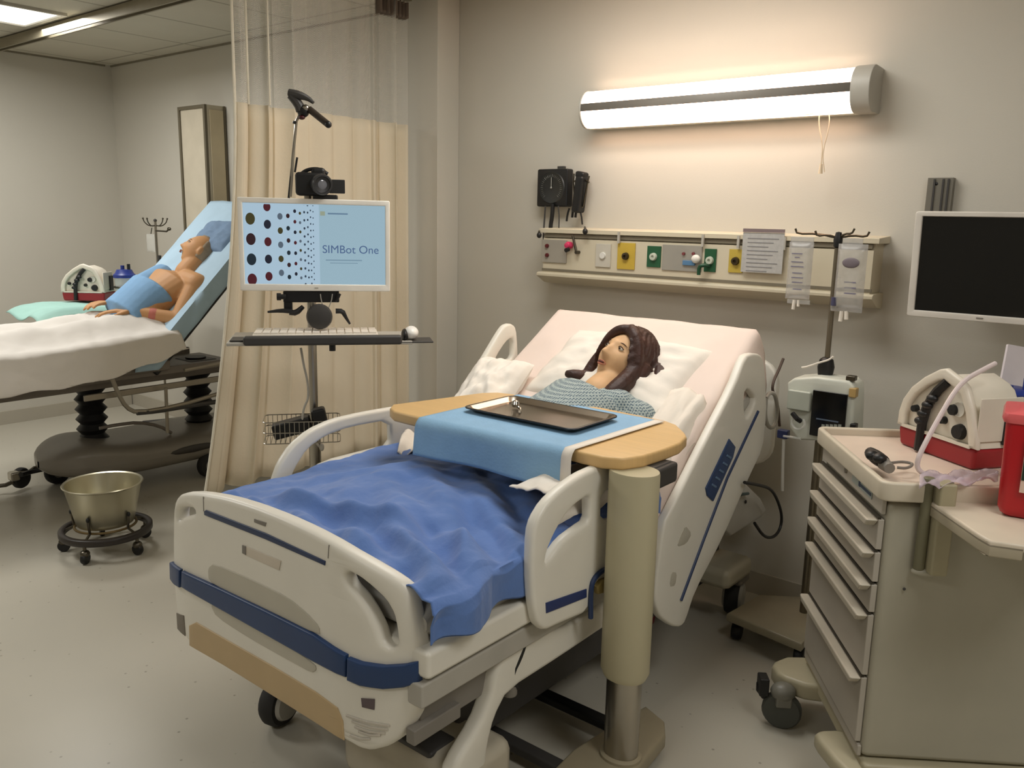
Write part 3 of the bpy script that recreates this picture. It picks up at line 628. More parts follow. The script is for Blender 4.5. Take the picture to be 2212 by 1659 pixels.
CREASE = [(-2.05, 1.36, -1.50, 1.50, .045, .024), (-1.95, 1.33, -1.35, 1.34, .028, .022), (-1.60, 1.44, -1.28, 1.36, .034, .022), (-1.75, 1.62, -1.27, 1.50, .020, .026),
    (-1.62, 1.80, -1.26, 1.62, .022, .022), (-1.50, 1.90, -1.26, 1.74, .018, .02), (-2.15, 1.50, -1.80, 1.95, .016, .03), (-1.95, 1.60, -1.70, 2.0, .014, .03), (-1.45, 1.60, -1.30, 1.42, .026, .018),
    (-2.15, 1.32, -1.85, 1.30, .030, .02), (-1.80, 1.30, -1.62, 1.31, .030, .018), (-1.56, 1.52, -1.40, 1.60, -.018, .03), (-1.85, 1.42, -1.62, 1.40, -.020, .03)]
# blue blanket: one draped cloth; legs beneath lift it
def leg_h(x, y):
    h = 0
    for cx_, w_ in ((-1.87, .13), (-1.63, .13)):
        d = (x-cx_)/w_; prof = .034-.006*max(0, (y-1.5))/.7
        h += prof*exp(-d*d)*(1 if y > 1.5 else max(0, (y-1.28)/.22))
    h += .02*exp(-((x+1.75)/.2)**2)*min(1, max(0, (y-1.35)/.3))
    return h
def blanket(u, v):
    # u across (0 far side, 1 near hanging edge), v from foot to hip
    y = 1.262+1.05*v
    top = .765
    L = 1.42; s = u*L            # distance across cloth
    lift = .05*max(0, 1-abs(v-.75)/.6)
    if s < .12:                  # tucked against far rail
        x = -2.215+.02*s/.12; z = .67+.10*s/.12+.03*v
    elif s < 1.04:
        x = -2.195+(s-.12)*1.0; z = top
        z += leg_h(x, y)+.035*v*max(0, (-1.7-x)/.5)-.012*max(0, min(1, (x+2.0)/.2))*max(0, min(1, (y-1.5)/.2))+(.028*max(0, (1.36-y)/.1)*max(0, min(1, (-1.9-x)/.1)))
    else:
        f = (s-1.04); q_ = min(1, max(0, (y-1.40)/.08)); x = -1.275+(.050-.028*q_)*min(1, f/.05)+(.022-.014*q_)*(sin(y*23+.8)+.5*sin(y*51+2))*.7*min(1, f/.12); z = top-f*.40-.005
    ff = 1 if s < 1.04 else .6
    # folds: long diagonals sweeping to the near rail
    z += ff*(.013*sin((x*1.2+y*1.9)*21+2*fbm(x*3, y*3))*max(0, min(1, (x+2.0)/.5))+.014*fbm(x*6, y*6, 1)+.006*fbm(x*16, y*12, 4))
    if y < 1.36:
        z += .022*sin(x*38+1.5*sin(x*9))*(1.36-y)/.1
    for (xa, ya, xb, yb, A_, w_) in CREASE:
        ex, ey = xb-xa, yb-ya; L2 = ex*ex+ey*ey; t_ = ((x-xa)*ex+(y-ya)*ey)/L2
        tc_ = max(0, min(1, t_)); d_ = sqrt((x-xa-ex*tc_)**2+(y-ya-ey*tc_)**2)
        z += .95*A_*exp(-(d_/(w_*1.35))**1.7)*min(1, 4*tc_+.15)*min(1, 4*(1-tc_)+.15)
    # dip near the foot on the near side
    z -= .012*exp(-((x+1.35)/.16)**2-((y-1.62)/.18)**2)
    if s < 1.08 and s > .12: z = max(z, .748+.003*sin(x*31+y*17))
    if 1.04 <= s: # the hanging edge is longer near the foot
        z = max(z, .635+.008*sin(y*30)+.01*y)
    return (x, y, z)
solo('blue_blanket', G().grid(220, 180, blanket), mat('blanket_blue', (88, 120, 180), .85, var=.07, scale=5, bump=.35, bscale=26, sheen=.2), 'crumpled blue blanket over the legs of the manikin in the large bed', 'blanket', solid=.004, smooth=80)

def crn(u, v):
    P_ = atz(872+72*u-14*v, 944+30*v+6*u, .80)
    return (P_.x, P_.y, .815-.02*v+.014*sin(u*9+v*3)+.01*fbm(u*5, v*5))
solo('sheet_corner', G().grid(24, 14, crn), M_SHEET, 'small white sheet corner peeking out at the left front corner of the blue pad', 'sheet', solid=.004, smooth=80)
# ---------------- body builder
def head_g(M, r=1.0, male=False):
    """skull, face, nose, lips, ears as one surface; local x to the person's right, y out of the face, z to the crown"""
    g = G(); n, m = 72, 56
    def f(u, v):
        th = 2*pi*u; ph = -pi/2+pi*v
        cx_, cy_, cz = cos(ph)*sin(th), cos(ph)*cos(th), sin(ph)
        x = .074*cx_; y = .094*cy_; z = .115*cz
        if z < 0: k = min(1, -z/.115); x *= 1-.30*k*k; y *= 1-.12*k if cy_ > 0 else 1-.35*k
        if cy_ > 0:
            y *= 1-.07*max(0, cz)**2
            G2 = lambda a, b_, sa, sb, A: A*exp(-((x-a)/sa)**2-((z-b_)/sb)**2)
            d = G2(0, -.008, .010, .020, .014)+G2(0, -.028, .013, .011, .024)      # nose bridge and tip
            d += G2(.012, -.031, .006, .006, .004)+G2(-.012, -.031, .006, .006, .004)
            d -= G2(.031, .010, .017, .011, .011)+G2(-.031, .010, .017, .011, .011)  # sockets
            d += G2(.031, .011, .010, .0065, .0055)+G2(-.031, .011, .010, .0065, .0055)  # lids
            d += G2(0, .030, .045, .010, .004)                                     # brow
            d += G2(0, -.052, .019, .005, .004)+G2(0, -.063, .017, .005, .004)-G2(0, -.0575, .016, .0028, .006)
            d += G2(0, -.092, .022, .014, .010)                                    # chin
            d += G2(.043, -.025, .018, .02, .004)+G2(-.043, -.025, .018, .02, .004)  # cheeks
            d -= G2(.036, -.060, .014, .02, .004)+G2(-.036, -.060, .014, .02, .004)
            y += d*min(1, cy_*3)
        return (x*r, y*r, z*r)
    g.grid(n, m, f, M)
    for sx in (1, -1):
        g.sph((sx*.075*r, -.008*r, -.008*r), (.008*r, .018*r, .031*r), 14, 10, M, Matrix.Rotation(sx*radians(-18), 4, 'Z'))
    return g
def frame(org, fwd, up):
    y = Vector(fwd).normalized(); z = Vector(up); z = (z-y*z.dot(y)).normalized(); x = y.cross(z)
    return Matrix(((x.x, y.x, z.x, org[0]), (x.y, y.y, z.y, org[1]), (x.z, y.z, z.z, org[2]), (0, 0, 0, 1)))
def hand_g(g, wrist, dirv, palmn, side, curl=.35, s=1.0):
    """palm plus five bent fingers; palmn = direction the palm faces, side = +1/-1 puts the thumb"""
    d = Vector(dirv).normalized(); pn = Vector(palmn); pn = (pn-d*pn.dot(d)).normalized(); sd = d.cross(pn)*side
    w_ = Vector(wrist)
    for i in range(4):
        a = w_+sd*(.026-.017*i)*s; b_ = w_+d*(.085-.004*abs(i-1))*s+sd*(.030-.020*i)*s
        g.cap(a+d*.015*s, b_, .0125*s, .010*s, 10)
        ln = (.043, .048, .045, .035)[i]*s; p = b_; dd_ = d.copy()
        for k in range(3):
            dd_ = (dd_+pn*curl*(.55+.25*k)).normalized(); q_ = p+dd_*ln*(1, .62, .5)[k]
            g.cap(p, q_, (.0092-.0008*k)*s, (.0086-.0012*k)*s, 10); p = q_
    p = w_+d*.025*s+sd*.026*s; dd_ = (d*.75+sd*.65+pn*.25).normalized(); q_ = p+dd_*.042*s
    g.cap(p-d*.01*s, q_, .014*s, .0105*s, 10); dd2 = (d+sd*.15+pn*.35).normalized(); q2 = q_+dd2*.03*s
    g.cap(q_, q2, .0105*s, .0085*s, 10)
    return g
SKIN_F = mat('skin_female', (214, 172, 128), .6, var=.03, scale=5, sss=.1)
SKIN_M = mat('skin_male', (196, 146, 98), .62, var=.05, scale=5, sss=.1)
HAIR = mat('hair_brown', (58, 30, 20), .55, var=.35, scale=14, bump=.5, bscale=40)

# ---------------- woman manikin
HC = aty(1347, 786, 2.70)         # centre of the head
HF = Vector((-.12, -.72, .66)); HU = Vector((.22, .62, .62))
HM = frame(HC, HF, HU) @ Matrix.Scale(1.13, 4)
pers = thing('person', 'manikin patient with brown hair and patterned gown lying in the large bed', 'person', (BXC, 2.4, .8))
body = G(); k = len(body.v)
hg = head_g(HM, 1.0); body.v += hg.v; body.f += hg.f
neckb = HM @ Vector((0, -.030, -.075)); chest = HC+Vector((-.02, -.17, -.125))
body.cap(HM @ Vector((0, -.01, -.04)), chest+Vector((.01, .02, .035)), .056, .062, 20)
SHL = chest+Vector((.175, .02, -.035)); SHR = chest+Vector((-.175, .02, -.035))   # her left (near camera), right
HIP = Vector((BXC, 2.16, .82))
# torso: elliptic sections from shoulders to pelvis
def torso(g, A, B, wA, wB, dA, dB, n=9, nseg=26, up=(0, -.5, .86)):
    A = Vector(A); B = Vector(B); ax = (B-A).normalized(); upv = Vector(up); upv = (upv-ax*upv.dot(ax)).normalized(); sd = ax.cross(upv)
    vs = []; fs = []
    for j in range(n):
        f = j/(n-1); c_ = A.lerp(B, f); e = 1 if 0 < j < n-1 else .55
        w_ = (wA+(wB-wA)*f)*(1-.14*sin(pi*f))*e; d_ = (dA+(dB-dA)*f)*e
        for i in range(nseg): a = 2*pi*i/nseg; vs.append(c_+sd*w_*cos(a)+upv*d_*sin(a))
    for j in range(n-1):
        for i in range(nseg): fs.append((j*nseg+i, j*nseg+(i+1) % nseg, (j+1)*nseg+(i+1) % nseg, (j+1)*nseg+i))
    fs += [tuple(range(nseg)), tuple((n-1)*nseg+i for i in range(nseg))]
    return g.add(vs, fs)
torso(body, chest+Vector((0, .03, 0)), HIP+Vector((0, .06, -.01)), .165, .15, .09, .085)
for s_, SH in ((1, SHL), (-1, SHR)):
    EL_ = SH+Vector((.055*s_, -.19, -.12)); WR = EL_+Vector((-.05*s_, -.15, .0))
    body.cap(chest+Vector((.10*s_, .02, -.02)), SH, .055, .052, 16).cap(SH, EL_, .048, .038, 16).cap(EL_, WR, .037, .025, 16)
    hand_g(body, WR, (-.15*s_, -1, -.05), (0, 0, -1), -s_, .25)
for cx_ in (-1.86, -1.62):
    body.cap((cx_, 2.20, .765), (cx_-.0, 1.83, .728), .048, .030, 16).cap((cx_, 1.83, .735), (cx_, 1.52, .737), .032, .022, 16).cap((cx_, 1.52, .737), (cx_+(.05 if cx_ > BXC else -.05), 1.47, .737), .022, .020, 12)
part('body', body, SKIN_F, pers, remesh=.0055, smooths=2, smooth=180)
# eyes, brows, mouth
def face_parts(HM, par, skin_dark, iris, lips, r=1.0, closed=False):
    for sx in (1, -1):
        e = part('eye', G().sph((sx*.031*r, .0785*r, .010*r), (.010*r, .0078*r, .0050*r), 16, 10, HM), mat('eye_white', (205, 196, 180), .3), par)
        part('iris', G().sph((sx*.031*r, .0858*r, .010*r), (.0048*r, .0018*r, .0048*r), 12, 8, HM), mat('iris_dark', iris, .2), e)
        part('eyebrow', G().tube([HM @ Vector((sx*x_*r, y_*r, z_*r)) for x_, y_, z_ in ((.016, .0885, .026), (.031, .085, .031), (.047, .074, .026))], [.0010*r, .0018*r, .0008*r], 8, 2), mat('brow', skin_dark, .7), par)
        part('upper_lid', G().tube([HM @ Vector((sx*x_*r, y_*r, z_*r)) for x_, y_, z_ in ((.019, .0815, .011), (.025, .0865, .0165), (.033, .0865, .0175), (.043, .0770, .012))], .0017*r, 8, 2), mat('lid_dark', skin_dark, .6), par)
    part('mouth', G().sph((0, .0875*r, -.0575*r), (.0135*r, .0065*r, .0045*r), 16, 8, HM), mat('mouth_dark', (88, 34, 26), .5), par)
    part('lip', G().tube([HM @ Vector((x_*r, y_*r, z_*r)) for x_, y_, z_ in ((-.020, .081, -.0575), (-.010, .0885, -.0525), (0, .0905, -.0535), (.010, .0885, -.0525), (.020, .081, -.0575))], [.001*r, .003*r, .0034*r, .003*r, .001*r], 8, 2), mat('lips'+str(lips), lips, .45), par)
    part('lip', G().tube([HM @ Vector((x_*r, y_*r, z_*r)) for x_, y_, z_ in ((-.019, .080, -.0580), (-.009, .0875, -.0635), (0, .0895, -.0650), (.009, .0875, -.0635), (.019, .080, -.0580))], [.001*r, .0034*r, .004*r, .0034*r, .001*r], 8, 2), mat('lips'+str(lips), lips, .45), par)
face_parts(HM, pers, (60, 34, 24), (40, 28, 20), (176, 108, 84))
# hair: thick cap with fringe, side locks falling to the shoulder
hair = G()
def hairf(u, v):
    th = 2*pi*u; ph = -pi/2+pi*v
    cx_, cy_, cz = cos(ph)*sin(th), cos(ph)*cos(th), sin(ph)
    rx, ry, rz = .098, .118, .134
    if ph < -.75: sh_ = .55; rx *= sh_; ry *= sh_; rz *= sh_
    x, y, z = rx*cx_, ry*cy_-.010, rz*cz+.006
    dx = x/.066; dz = (z+.055)/.115      # oval opening for the face
    if cy_ > 0:
        e = dx*dx+dz*dz
        if e < 1.25: y -= .11*min(1, (1.25-e)/.35)*min(1, cy_*2.5)
    s = 1+.030*sin(th*26+3*sin(ph*5))+.03*fbm(cx_*3, cy_*3, cz*3)
    return (x*s, y*s, z*s)
hair.grid(120, 60, hairf, HM)
strand = lambda pts, r: hair.tube([HM @ Vector(p) for p in pts], r, 10, 2)
strand([(-.03, .066, .098), (.02, .086, .082), (.058, .074, .045), (.076, .052, -.005)], [.016, .019, .017, .012])
strand([(.0, .070, .100), (-.035, .080, .082), (-.070, .058, .05), (-.088, .034, .0)], [.018, .022, .022, .020])
for sx in (1, -1):
    strand([(sx*.078, .034, .03), (sx*.090, .026, -.03), (sx*.088, .018, -.09), (sx*.080, .010, -.14), (sx*.075, .0, -.17)], [.018, .024, .027, .025, .016])
    strand([(sx*.085, .00, .02), (sx*.100, -.005, -.05), (sx*.100, -.01, -.11), (sx*.095, -.01, -.16), (sx*.09, -.01, -.19)], [.028, .032, .030, .024, .01])
    strand([(sx*.06, -.05, .0), (sx*.09, -.06, -.06), (sx*.10, -.05, -.13)], [.04, .045, .03])
# her left side (toward -x of the head frame faces the camera): bulky side lock spread on the pillow
strand([(-.03, -.07, .07), (-.085, -.075, .055), (-.125, -.06, .02), (-.135, -.045, -.03)], [.045, .05, .045, .028])
strand([(-.03, -.10, .03), (-.10, -.09, .00), (-.140, -.065, -.03), (-.125, -.05, -.08)], [.045, .050, .042, .026])
strand([(-.082, .02, -.03), (-.092, .035, -.08), (-.092, .05, -.125), (-.080, .06, -.16)], [.034, .038, .036, .024])
strand([(.03, -.08, .06), (.08, -.08, .03), (.10, -.07, -.03)], [.045, .045, .03])
strand([(.082, .01, -.09), (.098, .042, -.112), (.115, .056, -.124), (.132, .064, -.132)], [.022, .022, .020, .012])
part('hair', hair, HAIR, pers, remesh=.005, smooths=2, smooth=180)
# gown
gm = mat('gown_print', (150, 166, 168), .85, var=.05, bump=.25, bscale=18)
nt = gm.node_tree; b = nt.nodes['Principled BSDF']; tc = [n for n in nt.nodes if n.type == 'TEX_COORD'][0]
ck = nt.nodes.new('ShaderNodeTexVoronoi'); ck.inputs['Scale'].default_value = 120; ck.inputs['Randomness'].default_value = 0.15; nt.links.new(tc.outputs['Object'], ck.inputs['Vector'])
cr = nt.nodes.new('ShaderNodeValToRGB'); cr.color_ramp.elements[0].position = .35; cr.color_ramp.elements[0].color = lin((78, 98, 112)); cr.color_ramp.elements[1].position = .5; cr.color_ramp.elements[1].color = lin((164, 176, 174))
nt.links.new(ck.outputs['Distance'], cr.inputs['Fac']); nt.links.new(cr.outputs['Color'], b.inputs['Base Color'])
gown = G()
torso(gown, chest+Vector((0, -.005, .004)), HIP+Vector((0, 0, 0)), .185, .19, .108, .118, 12)
gown.cap(chest+Vector((-.11, .0, -.0)), chest+Vector((.11, .0, -.0)), .066, .066, 16)
for s_, SH in ((1, SHL), (-1, SHR)):
    EL_ = SH+Vector((.055*s_, -.20, -.13))
    gown.cap(chest+Vector((.09*s_, 0, -.01)), SH+Vector((.01*s_, 0, .0)), .068, .066, 16).cap(SH, SH.lerp(EL_, .75), .064, .062, 16)
    for i in range(3): gown.cap(SH+Vector((-.03*s_-.02*i*s_, -.03, .045)), SH.lerp(EL_, .7)+Vector((-.02*s_*i, -.02, .045)), .016, .010, 8)
gown.cap(chest+Vector((-.05, .035, .035)), chest+Vector((.06, .035, .035)), .025, .025, 10)
part('gown', gown, gm, pers, remesh=.007, smooths=3, smooth=180)

# ================================================================== OVERBED TABLE
TZ = .97
tb = thing('overbed_table', 'wheeled overbed table with pale wood top standing across the bed', 'table', (-1.13, 1.93, 0))
def zp(z): return lambda q: (lambda p: (p.x, p.y))(atz(q[0], q[1], z))
tz_ = zp(TZ)
top_o = [tz_(q) for q in ((842, 880), (848, 873), (1040, 848), (1075, 847), (1110, 851), (1300, 880), (1438, 908), (1462, 917), (1480, 934), (1484, 942), (1470, 956), (1440, 968), (1390, 984), (1345, 990), (1300, 986), (1255, 976), (1237, 971), (1100, 942), (905, 901), (850, 888))]
wood = mat('table_wood', (214, 178, 122), .42, var=.05, scale=2, spec=.4)
nt = wood.node_tree; ns = [n for n in nt.nodes if n.type == 'TEX_NOISE'][0]; tc = [n for n in nt.nodes if n.type == 'TEX_COORD'][0]
mp = nt.nodes.new('ShaderNodeMapping'); mp.inputs['Scale'].default_value = (3, 45, 3); nt.links.new(tc.outputs['Object'], mp.inputs[0]); nt.links.new(mp.outputs[0], ns.inputs['Vector'])
part('tabletop', plate(top_o, (), .036, .008, .3, 0).mapv(lambda p: Vector((p.x, p.y, TZ-.018+p.z))), wood, tb, smooth=50)
CX, CY = -1.128, 1.925
part('column', G().lathe([(.062, .33), (.072, .352), (.072, .93), (.070, .936)], (CX, CY, 0), 32, sx=1.0, sy=.85), mat('column_beige', (184, 176, 146), .4, var=.02), tb, smooth=60)
part('inner_column', G().lathe([(.052, .075), (.052, .40)], (CX, CY, 0), 28, sx=1.0, sy=.85), M_METAL, tb)
part('support_bracket', G().box((-1.25, 2.02, .920), (.30, .14, .03)).box((-1.14, 2.03, .90), (.10, .15, .06)), M_DGREY, tb, bevel=.01)
part('base', plate([atz(*q, .078).xy for q in ((1190, 1665), (1236, 1618), (1310, 1570), (1395, 1522), (1436, 1556), (1438, 1585), (1380, 1655), (1330, 1720), (1220, 1740))], (), .05, .010, .2, 0).mapv(lambda p: Vector((p.x, p.y, .052+p.z))), mat('base_beige', (150, 140, 116), .45), tb, smooth=50)
part('base_leg', G().box((-1.50, 2.06, .055), (.70, .045, .03)), M_BLACK, tb, bevel=.008)
part('base_leg', G().box((-1.50, 1.80, .045), (.70, .045, .03)), M_DGREY, tb, bevel=.008)
part('column_foot', G().lathe([(.062, .07), (.062, .085), (.054, .09)], (CX, CY, 0), 28, sx=1, sy=.9), mat('base_beige', (150, 140, 116)), tb)
for cx_, cy_ in ((-1.83, 2.06), (-1.83, 1.80), (-1.13, 2.08), (-1.12, 1.84)):
    part('caster', G().wheel((cx_, cy_, .024), .024, .02, (0, 1, 0)), M_BLACK, tb)
# blue pad with white edge on the table, hanging over the front
ptop = [Vector((*tz_(q), TZ)) for q in ((905, 905), (1237, 974), (1431, 913), (1120, 855))]
FL_, FR_, BR_, BL_ = ptop
def pad(u, v, inset=0.0):
    # v 0..1: hanging part 0-.3, top .3-1
    if v < .28:
        f = v/.28; c_ = FL_.lerp(FR_, u); n_ = Vector((0, -1, 0)); dr = (1-f)*.115
        z = TZ+.003-dr if f < .9 else TZ+.003-dr
        o = .012*sin(min(1, (1-f)*4)*pi/2)+.010*(1-f)*sin(u*9+1)
        return (c_.x-.004*(1-f), c_.y-o-.003, z)
    f = (v-.28)/.72; p = FL_.lerp(FR_, u).lerp(BL_.lerp(BR_, u), f)
    return (p.x, p.y, TZ+.0045+.0006*fbm(p.x*12, p.y*12))
padblue = mat('pad_blue', (138, 178, 210), .8, var=.04, scale=20, bump=.12, bscale=120)
pd = thing('disposable_pad', 'light blue disposable pad with white border hanging over the front of the overbed table', 'pad', (-1.6, 2.05, TZ))
part('pad_sheet', G().grid(40, 40, pad), padblue, pd, solid=.002, smooth=80)
def strip(u0, u1): return lambda a, b_: tuple(Vector(pad(u0+(u1-u0)*a, b_))+Vector((0, -.0012 if b_ < .28 else 0, .0012)))
part('white_border', G().grid(3, 40, strip(.955, 1.012)), M_SHEET, pd, solid=.0012, smooth=80)
# steel tray on the pad
trp = [Vector((*tz_(q), TZ)) for q in ((1000, 893), (1238, 944), (1330, 914), (1112, 868))]
A, B, C_, D = trp; ux = (B-A).normalized(); cxy = (A+B+C_+D)/4
W_ = ((B-A).length+(C_-D).length)/4; H_ = ((D-A).length+(C_-B).length)/4
TM = frame(cxy, Vector((-ux.y, ux.x, 0)), (0, 0, 1)); TM = Matrix.Translation((cxy.x, cxy.y, TZ+.006)) @ Matrix.Rotation(math.atan2(ux.y, ux.x), 4, 'Z')
tray = G(); rings = []
for sx_, z_ in ((0, .004), (-.0, .0), (.004, .0), (.008, .012), (.018, .014), (.018, .012)):
    pass
def ringp(w_, h_, r_, z_): return [(p[0], p[1], z_) for p in rrect(-w_, -h_, w_, h_, r_)]
def rings_g(rs, capb=True):
    g = G(); m = len(rs[0]); vs = [p for r_ in rs for p in r_]
    fs = [(j*m+i, j*m+(i+1) % m, (j+1)*m+(i+1) % m, (j+1)*m+i) for j in range(len(rs)-1) for i in range(m)]
    if capb: fs += [tuple(range(m))]
    return g.add(vs, fs)
R_ = [ringp(W_-.022, H_-.022, .02, .002), ringp(W_-.014, H_-.014, .022, .003), ringp(W_-.006, H_-.006, .025, .016), ringp(W_+.004, H_+.004, .028, .017), ringp(W_+.004, H_+.004, .028, .013)]
st = thing('steel_tray', 'shallow rectangular stainless steel tray resting on the blue pad', 'tray', (cxy.x, cxy.y, TZ+.006))
part('tray_pan', rings_g(R_).mapv(lambda p: TM @ p), mat('tray_steel', (170, 160, 146), .22, 1.0, var=.03), st, solid=.0015, smooth=60)
part('tray_rim', G().tube([TM @ Vector(p) for p in ringp(W_+.004, H_+.004, .028, .0155)], .0028, 8, closed=True), mat('rim_dark', (60, 60, 62), .3, .8), st)
p = atz(1113, 880, TZ+.012)
it = thing('instrument', 'small shiny steel instrument lying in the far corner of the steel tray', 'instrument', (p.x, p.y, TZ+.012))
part('handle', G().lathe([(0, 0), (.010, .002), (.014, .012), (.010, .022), (0, .026)], (p.x, p.y, TZ+.012), 18), M_CHROME, it)
part('shaft', G().tube([(p.x+.004, p.y, TZ+.018), (p.x+.035, p.y-.012, TZ+.014), (p.x+.05, p.y-.04, TZ+.012)], .004, 8, 1), M_CHROME, it)
# ================================================================== CURTAIN
cur = thing('privacy_curtain', 'cream privacy curtain with net top hanging between the two beds', 'curtain', (-3.3, 2.6, .4))
ZM = 2.06
def curt(zlo, zhi, amp_lo, amp_hi, flare):
    def f(u, v):
        z = zlo+(zhi-zlo)*v; t_ = (z-.35)/2.3
        a = 2*pi*(6.2*u+.5*sin(u*6)); ys = 2.17-flare*(1-min(1, z/2.05))**1.6*(1-u)**1.5
        y = ys+(3.17-ys)*u+.012*sin(2*a)
        amp = .018+.016*sin(u*7+1)
        x = -3.31+amp*sin(a)+.010*sin(a*2.3+1)+.012*sin(u*5)-.03*(1-t_)*(1-u)
        return (x, y, z-(.0 if zlo > 1 else .012*sin(a)*(1-v)))
    return f
cm1 = mat('curtain_cream', (226, 214, 190), .85, var=.03, scale=3, bump=.1, bscale=60)
part('curtain_cloth', G().grid(260, 24, curt(.36, ZM, 1, 1, .30)), cm1, cur, solid=.003, smooth=80)
net = bpy.data.materials.new('curtain_net'); net.use_nodes = True; nt = net.node_tree; b = nt.nodes['Principled BSDF']
b.inputs['Base Color'].default_value = lin((226, 222, 212)); b.inputs['Roughness'].default_value = .8
tc = nt.nodes.new('ShaderNodeTexCoord'); bk = nt.nodes.new('ShaderNodeTexChecker'); bk.inputs['Scale'].default_value = 260
nt.links.new(tc.outputs['Object'], bk.inputs['Vector'])
mr = nt.nodes.new('ShaderNodeMapRange'); mr.inputs['To Min'].default_value = .22; mr.inputs['To Max'].default_value = .50
nt.links.new(bk.outputs['Fac'], mr.inputs['Value']); nt.links.new(mr.outputs[0], b.inputs['Alpha'])
part('net_top', G().grid(260, 8, curt(ZM, 2.64, 1, 1, .30)), net, cur, smooth=80, label='see-through net top')
e = curt(.36, ZM, 1, 1, .30)
part('hem_edge', G().tube([Vector(e(0, i/14))+Vector((.004, -.004, 0)) for i in range(15)]+[Vector(curt(ZM, 2.64, 1, 1, .3)(0, i/4))+Vector((.004, -.004, 0)) for i in range(5)], .006, 6), mat('hem_white', (232, 226, 208), .8), cur)
e2 = curt(ZM, 2.64, 1, 1, .30)
part('net_seam', G().tube([Vector(e2(.09, i/4))+Vector((.01, 0, 0)) for i in range(5)], .005, 6), mat('hem_white', (232, 226, 208)), cur)
part('net_seam', G().tube([Vector(e2(.155, i/4))+Vector((.01, 0, 0)) for i in range(5)], .0035, 6), mat('hem_white', (232, 226, 208)), cur)
ct_ = solo('curtain_track', G().box((-3.31, 1.4, 2.678), (.035, 3.6, .035)), mat('track_metal', (140, 132, 112)), 'straight metal curtain track on the ceiling above the cream curtain', 'curtain track')
g = G()
for i in range(10): part('curtain_hook', G().tube([(-3.31, 2.2+.104*i, 2.665), (-3.31, 2.2+.104*i, 2.64), (-3.30, 2.2+.104*i, 2.625)], .003, 6), M_DMETAL, cur)
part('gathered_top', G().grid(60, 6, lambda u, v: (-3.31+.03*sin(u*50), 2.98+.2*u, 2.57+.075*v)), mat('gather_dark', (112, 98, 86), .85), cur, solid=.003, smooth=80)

# ================================================================== MONITOR STAND
SY = 2.10
def sp(px_, py_, d=0.0):                     # on the plane facing the camera through the stand
    n_ = Vector((.775, -.632, 0)); P0 = Vector((-2.66, SY, 0))+n_*d
    r_ = ray(px_, py_); k_ = (P0-CAM).dot(n_)/r_.dot(n_); return CAM+r_*k_
c0 = sp(682, 530); SX_ = sp(848, 440)-sp(520, 430); sw = SX_.length
stn = thing('equipment_stand', 'metal pole stand carrying the lit screen, tray and camera in front of the curtain', 'stand', (sp(675, 980).x, sp(675, 980).y, 0))
px0 = sp(675, 760, -.065)
part('pole', G().cyl((px0.x, px0.y, .10), (px0.x, px0.y, 1.70), .017), M_METAL, stn)
part('outer_pole', G().cyl((px0.x, px0.y, .10), (px0.x, px0.y, .72), .024), M_METAL, stn)
for i in range(5):
    a_ = 2*pi*i/5+.3; ex, ey = px0.x+.26*cos(a_), px0.y+.26*sin(a_)
    part('base_leg', G().tube([(px0.x, px0.y, .11), (px0.x+.14*cos(a_), px0.y+.14*sin(a_), .085), (ex, ey, .07)], [.02, .016, .013], 10), M_METAL, stn)
    part('caster', G().wheel((ex, ey, .03), .03, .022, (-sin(a_), cos(a_), 0)).cyl((ex, ey, .03), (ex, ey, .075), .008), M_BLACK, stn)
RV = Vector((.632, .775, 0))                 # along the screen, to the right as seen
SM = Matrix(((RV.x, -.775, 0, 0), (RV.y, .632, 0, 0), (0, 0, 1, 0), (0, 0, 0, 1)))
def SMat(p, rl=0.0): return Matrix.Translation(p) @ SM @ Matrix.Rotation(rl, 4, 'Y')
# tray
tp = sp(700, 735, .14)
TMt = SMat(Vector((tp.x, tp.y, tp.z)), 0)
tl = (sp(905, 735, .14)-sp(565, 745, .14)).length
kt = part('tray', G().box((-.01, .14, -.012), (tl+.10, .30, .012), TMt), M_LGREY, stn, world=True, bevel=.003)
part('tray_front', G().box((-.0, .0, .0), (tl, .035, .036), TMt), M_DGREY, kt, bevel=.010, label='dark grey padded front edge')
part('tray_knob', G().cyl(TMt @ Vector((.03, .03, -.045)), TMt @ Vector((.03, .03, -.015)), .012), M_BLACK, stn)
part('side_wing', G().box((tl/2+.055, .05, -.010), (.13, .12, .006), TMt).box((-tl/2-.025, .06, -.002), (.05, .1, .006), TMt), M_DGREY, stn, bevel=.002)
kb = thing('keyboard', 'white keyboard on the tray below the lit screen', 'keyboard', tuple(TMt @ Vector((-.03, .13, .0))))
part('key_base', G().box((-.03, .12, .006), (.47, .16, .022), TMt), mat('kb_white', (226, 218, 204), .45), kb, bevel=.004)
g = G()
for r_ in range(5):
    for c_i in range(15): g.box((-.03-.215+.0307*c_i, .062+.029*r_, .020), (.026, .024, .007), TMt)
part('keys', g, mat('kb_key', (236, 228, 216), .5), kb, kind='stuff')
ms = thing('mouse', 'small white and black device standing at the right end of the keyboard tray', 'mouse', tuple(TMt @ Vector((tl/2+.03, .05, 0))))
part('shell', G().sph((tl/2+.040, .05, .020), (.028, .045, .026), 20, 12, TMt), mat('mouse_white', (240, 238, 232), .3), ms)
part('grip', G().sph((tl/2+.014, .045, .012), (.014, .040, .024), 16, 10, TMt), M_BLACK, ms)
